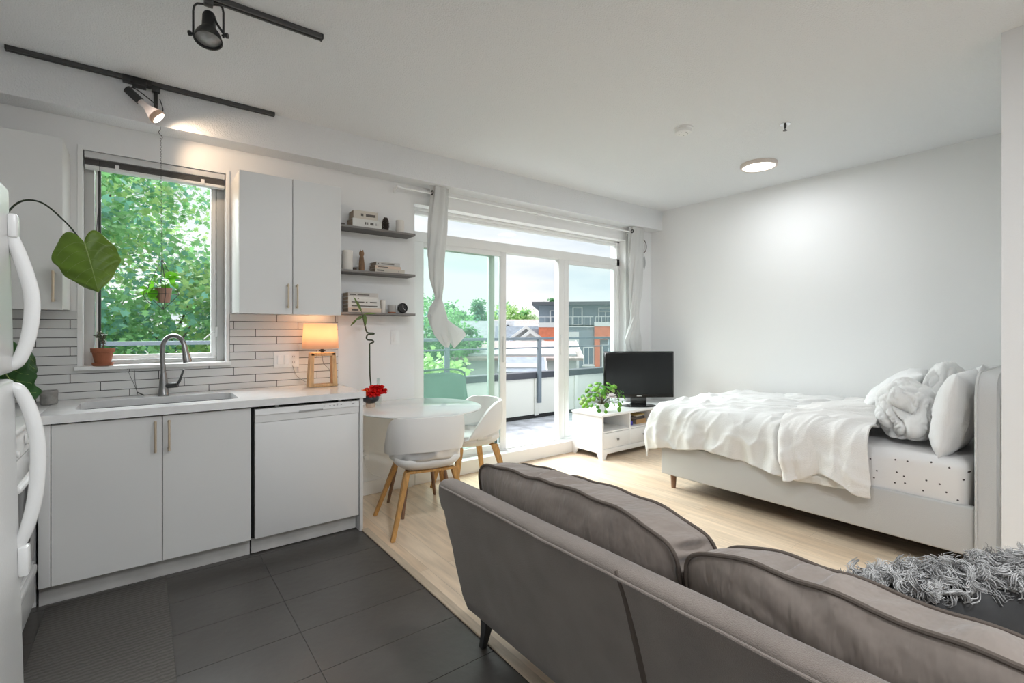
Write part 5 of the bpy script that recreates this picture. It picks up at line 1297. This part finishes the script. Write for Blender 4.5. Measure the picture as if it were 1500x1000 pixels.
# ================================================================== BEYOND
FX, FY, RX, RY = .6079, .7940, .7940, -.6079
def pol(lat, dep, z=0): return Vector((FX*dep+RX*lat, FY*dep+RY*lat, z))
GZ = -8.5
bm = B(); v = [bm.verts.new(p) for p in ((-150, 6, GZ), (220, 6, GZ), (220, 260, GZ), (-150, 260, GZ))]; bm.faces.new(v)
o = struct('ground', bm, mat('ground_grey_green', (.20, .23, .17), .9, var=.4, vscale=.2)); 
# apartment building ---------------------------------------------------
yaw_b = math.radians(-37.4-6)
MB = Matrix.Translation(pol(2.6, 45)) @ Matrix.Rotation(yaw_b, 4, 'Z')
bld = thing('apartment_building', 'grey and orange brick apartment building with white trim across the street', 'building', tuple(pol(2.6, 45, GZ)), yaw_b)
ORB = mat('orange_brick', (.62, .19, .11), .8, var=.1, vscale=3); GRB = mat('grey_cladding', (.23, .28, .33), .7); WHB = mat('white_cladding', (.62, .64, .66), .6); WIN = mat('far_window', (.10, .15, .20), .1, spec=.8)  # GRB: distance haze put into the grey as a lighter, bluer tone
def bx(nm, x0, x1, y0, y1, z0, z1, m, par=None, bev=0):
    b_ = B(); box(b_, x0, x1, y0, y1, z0, z1, bev, M=MB); return obj(nm, b_, m, par or bld, smooth=False)
bx('main_wall', 0, 16, 0, 12, GZ, 1.7, GRB)
bx('side_wing', -.95, 0, .6, 10, GZ, 1.55, GRB)
bx('penthouse_wall', -.15, 16, 1.1, 11, 1.9, 3.75, GRB)
bx('roof', -.75, 16.5, -.1, 12.5, 3.75, 4.05, mat('roof_grey', (.10, .11, .13), .7))
bx('cornice', -.15, 2.3, -.3, .8, 1.68, 2.12, WHB); bx('cornice', 2.3, 5.0, .0, .8, 1.40, 1.80, WHB); bx('cornice', 5.0, 8.6, -.35, .8, 1.75, 2.15, WHB); bx('cornice', 8.6, 16, 0, .8, 1.5, 1.85, WHB)
bx('brick_bay', -.12, .55, -.25, .3, GZ, 1.68, ORB); bx('brick_bay', .55, 2.2, -.25, .3, .1, 1.68, ORB)
bx('brick_bay', 5.0, 8.6, -.30, .3, .55, 1.75, ORB); bx('brick_bay', 5.0, 5.5, -.28, .3, GZ, .55, ORB); bx('brick_bay', 8.1, 8.6, -.28, .3, GZ, .55, ORB); bx('brick_bay', 11.5, 14.5, -.30, .3, -4.5, 1.75, ORB)
bx('white_bay', 2.35, 3.6, -.12, .3, GZ, 1.25, WHB)
def window(x0, x1, z0, z1, y=-.30, n=2):
    f_ = bx('window', x0-.08, x1+.08, y-.02, y+.06, z0-.08, z1+.08, WHB)
    w_ = (x1-x0)/n
    for k in range(n): bx('pane', x0+w_*k+.04, x0+w_*(k+1)-.04, y-.04, y-.02, z0, z1, WIN, f_)
for zz in (-.9, -3.4, -5.9):
    window(.75, 2.0, zz-1.0, zz+.75, y=-.10); window(2.5, 3.4, zz-.9, zz+.7, y=-.2, n=3); window(4.05, 4.9, zz-.8, zz+.7, y=-.06, n=2); window(5.75, 7.8, zz-1.0, zz+.9, y=-.12, n=3); window(9.2, 10.8, zz-.9, zz+.8, y=-.06); window(12, 14, zz-.9, zz+.8, y=-.36, n=3)
bx('balcony_slab', .6, 2.2, -.9, 0, -2.35, -2.2, WHB); bx('balcony_slab', 5.6, 8.1, -.9, 0, -2.35, -2.2, WHB); bx('balcony_slab', 3.9, 5.0, -.6, 0, -1.9, -1.8, WHB)
window(.95, 2.1, 2.05, 3.2, y=1.04, n=3); window(3.1, 3.9, 2.0, 3.5, y=1.04, n=1); window(5.5, 6.7, 2.2, 3.1, y=1.04, n=2); window(5.5, 6.7, 3.2, 3.45, y=1.04, n=1); window(7.8, 9.2, 2.1, 3.3, y=1.04, n=2); window(11, 13, 2.1, 3.3, y=1.04, n=3)
for (a, b) in ((-.1, 2.2), (2.4, 4.9), (5.1, 8.5), (8.8, 13)):
    b_ = B(); zt = 2.62; box(b_, a, b, -.06, -.02, zt, zt+.05, M=MB)
    k = a
    while k < b: box(b_, k, k+.04, -.06, -.02, 1.85, zt, M=MB); k += .55
    obj('roof_railing', b_, WHB, bld, smooth=False)
# houses ----------------------------------------------------------------
HR = [mat('shingle_grey', (.25, .26, .28), .9, var=.15, vscale=3), mat('shingle_brown', (.30, .25, .24), .9, var=.15, vscale=3), mat('shingle_blue', (.21, .24, .28), .9, var=.15, vscale=3)]
HW = [mat('siding_white', (.62, .62, .62), .7), mat('siding_grey', (.40, .42, .44), .7), mat('siding_tan', (.50, .45, .42), .7)]
def house(label, lat, dep, wdt, ln, eave, ridge_, rot, r, w_, gable=True):
    c_ = pol(lat, dep); M = Matrix.Translation(c_) @ Matrix.Rotation(math.radians(-37.4+rot), 4, 'Z')
    t = thing('house', label, 'house', (c_.x, c_.y, GZ), 0)
    b_ = B(); box(b_, -wdt/2, wdt/2, -ln/2, ln/2, GZ, eave, M=M)
    hexa(b_, [M @ Vector(p) for p in ((-wdt/2, -ln/2, eave), (wdt/2, -ln/2, eave), (wdt/2, ln/2, eave), (-wdt/2, ln/2, eave))], [M @ Vector(p) for p in ((-.02, -ln/2, ridge_-.1), (.02, -ln/2, ridge_-.1), (.02, ln/2, ridge_-.1), (-.02, ln/2, ridge_-.1))])
    obj('wall', b_, w_, t, smooth=False)
    b_ = B(); o_ = .35
    for s in (-1, 1):
        pts = [(0, -ln/2-o_, ridge_), (s*(wdt/2+o_), -ln/2-o_, eave-.2), (s*(wdt/2+o_), ln/2+o_, eave-.2), (0, ln/2+o_, ridge_)]
        hexa(b_, [M @ Vector((p[0], p[1], p[2]-.14)) for p in pts], [M @ Vector(p) for p in pts])
    obj('roof', b_, r, t, smooth=False)
    b_ = B()
    for s in (-1, 1):
        pts = [(0, -ln/2-o_-.05, ridge_+.02), (s*(wdt/2+o_), -ln/2-o_-.05, eave-.18), (s*(wdt/2+o_), -ln/2-o_-.05, eave-.42), (0, -ln/2-o_-.05, ridge_-.24)]
        hexa(b_, [M @ Vector(p) for p in pts], [M @ Vector((p[0], p[1]+.06, p[2])) for p in pts])
    obj('bargeboard', b_, HW[0], t, smooth=False)
    for k in (-1, 1):
        b_ = B(); box(b_, k*wdt*.22-.4, k*wdt*.22+.4, -ln/2-.04, -ln/2+.02, eave-1.3, eave-.3, M=M); f_ = obj('window', b_, HW[0], t, smooth=False)
        b_ = B(); box(b_, k*wdt*.22-.32, k*wdt*.22+.32, -ln/2-.06, -ln/2-.04, eave-1.22, eave-.38, M=M); obj('pane', b_, WIN, f_, smooth=False)
house('small white gabled house just left of the apartment building', 1.1, 40, 2.0, 3, .95, 1.76, 0, HR[2], HW[0])
house('lower dormer-like gabled house beside the small white one', 1.38, 37.6, 1.5, 1.6, .75, 1.40, 0, HR[0], HW[0])
house('tiny gabled house at the left of the open door gap', -.5, 62, 3.4, 6, 1.0, 2.35, 0, HR[0], HW[0])
house('pale house with a brown ridge roof behind the gabled ones', 1.0, 74, 8, 7, 1.7, 3.1, 90, HR[1], HW[2])
house('dark grey roofed house between the two small gables', .6, 57, 4.0, 4.4, .1, 1.9, 90, HR[2], HW[0])
house('long low house with a wide mauve roof across the street', .3, 31.5, 6, 7, -.05, .68, 90, HR[1], HW[1])
house('grey roofed house seen through the left glass pane below the conifers', -4.0, 60, 7, 8, .6, 2.6, 90, HR[0], HW[1])
house('white walled house behind the railing, left glass pane', -4.6, 41, 7, 8, -.9, .5, 90, HR[0], HW[0])
house('low blue-grey roofed building below the railing, left of the brick bay', .45, 23, 2.2, 1.5, -.30, .08, 90, HR[2], HW[1])
# trees -----------------------------------------------------------------
def leafmat(nm, c_, var=.3):
    return mat(nm, c_, .5, trans=.45, var=var, vscale=1.2)
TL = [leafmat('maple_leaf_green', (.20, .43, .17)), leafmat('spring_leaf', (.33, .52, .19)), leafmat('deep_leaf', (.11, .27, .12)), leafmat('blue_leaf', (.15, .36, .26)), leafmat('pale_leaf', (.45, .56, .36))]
BARK = mat('bark', (.12, .09, .07), .9, bump=.5, bscale=20)
def tree(nm, label, base, trunk_h, crown_c, crown_r, n, ls, mats_, seed, shape='round', lobed=False, group=None, limbs=7):
    random.seed(seed); base = Vector(base); cc = Vector(crown_c)
    t = thing(nm, label, 'tree', tuple(base), 0, group)
    b_ = B(); top = Vector((cc.x, cc.y, cc.z+crown_r[2]*.3)); tube(b_, path([base, base.lerp(top, .5)+Vector((.2, 0, 0)), top], 14), [max(.03, .028*crown_r[0]*(2.2-1.9*k/14)) for k in range(15)], 8)
    ends = []
    for k in range(limbs):
        a = k*2.4+seed; p0 = base.lerp(top, random.uniform(.45, .95)); e_ = cc+Vector((math.cos(a)*crown_r[0]*.75, math.sin(a)*crown_r[1]*.75, random.uniform(-.5, .6)*crown_r[2]))
        tube(b_, path([p0, p0.lerp(e_, .5)+Vector((0, 0, .12*crown_r[2])), e_], 10), [.012*crown_r[0]*(1.6-1.3*q/10) for q in range(11)], 6); ends.append(e_)
    obj('trunk', b_, BARK, t)
    # leaf clusters
    cl_ = []
    for k in range(max(14, n//90)):
        while True:
            p = Vector((random.uniform(-1, 1), random.uniform(-1, 1), random.uniform(-1, 1)))
            if .15 < p.length < 1: break
        if shape == 'cone': 
            h = (p.z+1)/2; p.x *= (1-h*.95); p.y *= (1-h*.95)
        cl_.append((Vector((cc.x+p.x*crown_r[0], cc.y+p.y*crown_r[1], cc.z+p.z*crown_r[2])), random.uniform(.16, .30)*min(crown_r), random.randrange(len(mats_)) if random.random() < .6 else 0))
    verts = []; faces = []; mi = []
    for k in range(n):
        c_, r_, m_ = cl_[k % len(cl_)]
        d = Vector((random.gauss(0, 1), random.gauss(0, 1), random.gauss(0, .65))); p = c_+d*r_*.62
        ax_ = Vector((random.uniform(-1, 1), random.uniform(-1, 1), random.uniform(-.9, .1))).normalized()
        nn = Vector((random.uniform(-.6, .6), random.uniform(-1, .2), random.uniform(.2, 1))); s = ax_.cross(nn).normalized(); L_ = ls*random.uniform(.65, 1.25)
        i0 = len(verts)
        if lobed:
            pts = [(0, 0), (.28, .30), (.18, .55), (.55, .38), (.62, .62), (.75, .22), (1.0, 0), (.75, -.22), (.62, -.62), (.55, -.38), (.18, -.55), (.28, -.30)]
            pts = [(0, 0), (.15, .50), (.45, .26), (.62, .58), (.70, .20), (1.05, 0), (.70, -.20), (.62, -.58), (.45, -.26), (.15, -.50)]
        else: pts = [(0, 0), (.35, .30), (.75, .22), (1, 0), (.75, -.22), (.35, -.30)]
        for a, b in pts: verts.append(p+ax_*(a*L_)+s*(b*L_))
        faces.append(tuple(range(i0, i0+len(pts)))); mi.append(m_)
    me = bpy.data.meshes.new('foliage'); vs = [v_-base for v_ in verts]; me.from_pydata(vs, [], faces); me.polygons.foreach_set('material_index', mi)
    for q in mats_: me.materials.append(q)
    o = bpy.data.objects.new('foliage', me); C.objects.link(o); o.parent = t; META[o.name] = META[t.name]
    return t
tree('maple_tree', 'big bright green maple filling the kitchen window', (-.6, 10.5, GZ), 6, (-1.1, 10.2, 1.2), (2.9, 2.0, 3.6), 38000, .10, [TL[0], TL[1], TL[3]], 11, lobed=True, limbs=12)
tree('maple_tree', 'smaller light green maple on the right side of the kitchen window view', (1.8, 9.8, GZ), 6, (1.1, 9.6, .1), (1.6, 1.4, 2.6), 12000, .095, [TL[1], TL[0]], 5, lobed=True)
tree('maple_tree', 'leafy maple right behind the balcony rail, left of the glass door view', (5.6, 9.6, GZ), 6, (5.0, 9.4, -1.0), (1.4, 1.3, 1.7), 5200, .13, [TL[1], TL[0]], 8, lobed=True)
tp1 = pol(-4.8, 27)
tree('broadleaf_tree', 'tall green tree above the curtain knot, left in the glass door view', (tp1.x, tp1.y, GZ), 8, (tp1.x, tp1.y, .6), (1.9, 1.9, 2.9), 5200, .22, [TL[0], TL[2]], 3)
tp1 = pol(-3.4, 30)
tree('broadleaf_tree', 'rounded green tree just right of the curtain knot', (tp1.x, tp1.y, GZ), 8, (tp1.x, tp1.y, .2), (1.8, 1.8, 2.4), 4500, .24, [TL[0], TL[2], TL[3]], 13)
tp1 = pol(-5.6, 80)
tree('conifer', 'pointed dark conifer left of the door frame', (tp1.x, tp1.y, GZ), 8, (tp1.x, tp1.y, 2.4), (3.0, 3.0, 4.6), 4600, .42, [TL[3], TL[2]], 17, 'cone')
tp1 = pol(-8.6, 84)
tree('conifer', 'smaller blue-green conifer beside the pointed one', (tp1.x, tp1.y, GZ), 8, (tp1.x, tp1.y, 1.9), (3.4, 3.2, 3.9), 4000, .46, [TL[3], TL[2]], 19, 'cone')
tp1 = pol(-.4, 84)
tree('broadleaf_tree', 'bright green tree in the middle of the open door gap', (tp1.x, tp1.y, GZ), 8, (tp1.x, tp1.y, 2.0), (4.0, 3.6, 4.2), 5200, .48, [TL[1], TL[0]], 23)
tp1 = pol(2.9, 90)
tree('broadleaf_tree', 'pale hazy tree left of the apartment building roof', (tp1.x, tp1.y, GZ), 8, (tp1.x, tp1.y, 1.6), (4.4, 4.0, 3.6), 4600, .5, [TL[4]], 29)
tp1 = pol(4.2, 58)
tree('broadleaf_tree', 'small tree top poking above the apartment building roof', (tp1.x, tp1.y, GZ), 8, (tp1.x, tp1.y, 4.2), (1.1, 1.0, 1.4), 1600, .26, [TL[2], TL[0]], 31)
for i, (la, de, rr, cz, lb) in enumerate([(-9.5, 66, 4.5, 1.6, 'furthest left tree of the distant tree line'), (-4.2, 88, 4.2, 2.2, 'mid green tree of the distant tree line behind the conifer'), (-14, 55, 5, .5, 'wide tree of the distant tree line beyond the left wall'), (8, 90, 6, 0, 'large tree of the distant tree line hidden behind the apartment building')]):
    tp1 = pol(la, de); tree('broadleaf_tree', lb, (tp1.x, tp1.y, GZ), 8, (tp1.x, tp1.y, cz), (rr, rr, 3.4), 3000, .42, [TL[2], TL[0], TL[3]], 40+i)
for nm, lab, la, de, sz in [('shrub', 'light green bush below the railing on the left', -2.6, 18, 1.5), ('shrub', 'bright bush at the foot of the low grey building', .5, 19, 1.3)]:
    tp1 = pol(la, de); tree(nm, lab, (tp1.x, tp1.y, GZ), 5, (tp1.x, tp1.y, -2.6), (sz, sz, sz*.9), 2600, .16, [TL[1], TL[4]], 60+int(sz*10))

# unseen fill lights added to brighten the room (copies of the bed fixture)
for i, (x, y) in enumerate([(.55, -.75), (1.9, -1.25), (1.25, .9)]):
    dup(cl, (x, y, ZC-.03), 0, ['round flush ceiling light behind the camera, nearest the fridge', 'round flush ceiling light behind the camera, by the partition', 'round flush ceiling light overhead above the sofa'][i])
    disc_light('ceiling_light_glow', (x, y, ZC-.035), .28, [38, 4, 18][i])  # area light of each added fixture, lifting the room's brightness
for o in bpy.data.objects:
    for k in ('_o', '_r', '_M'):
        if k in o: del o[k]
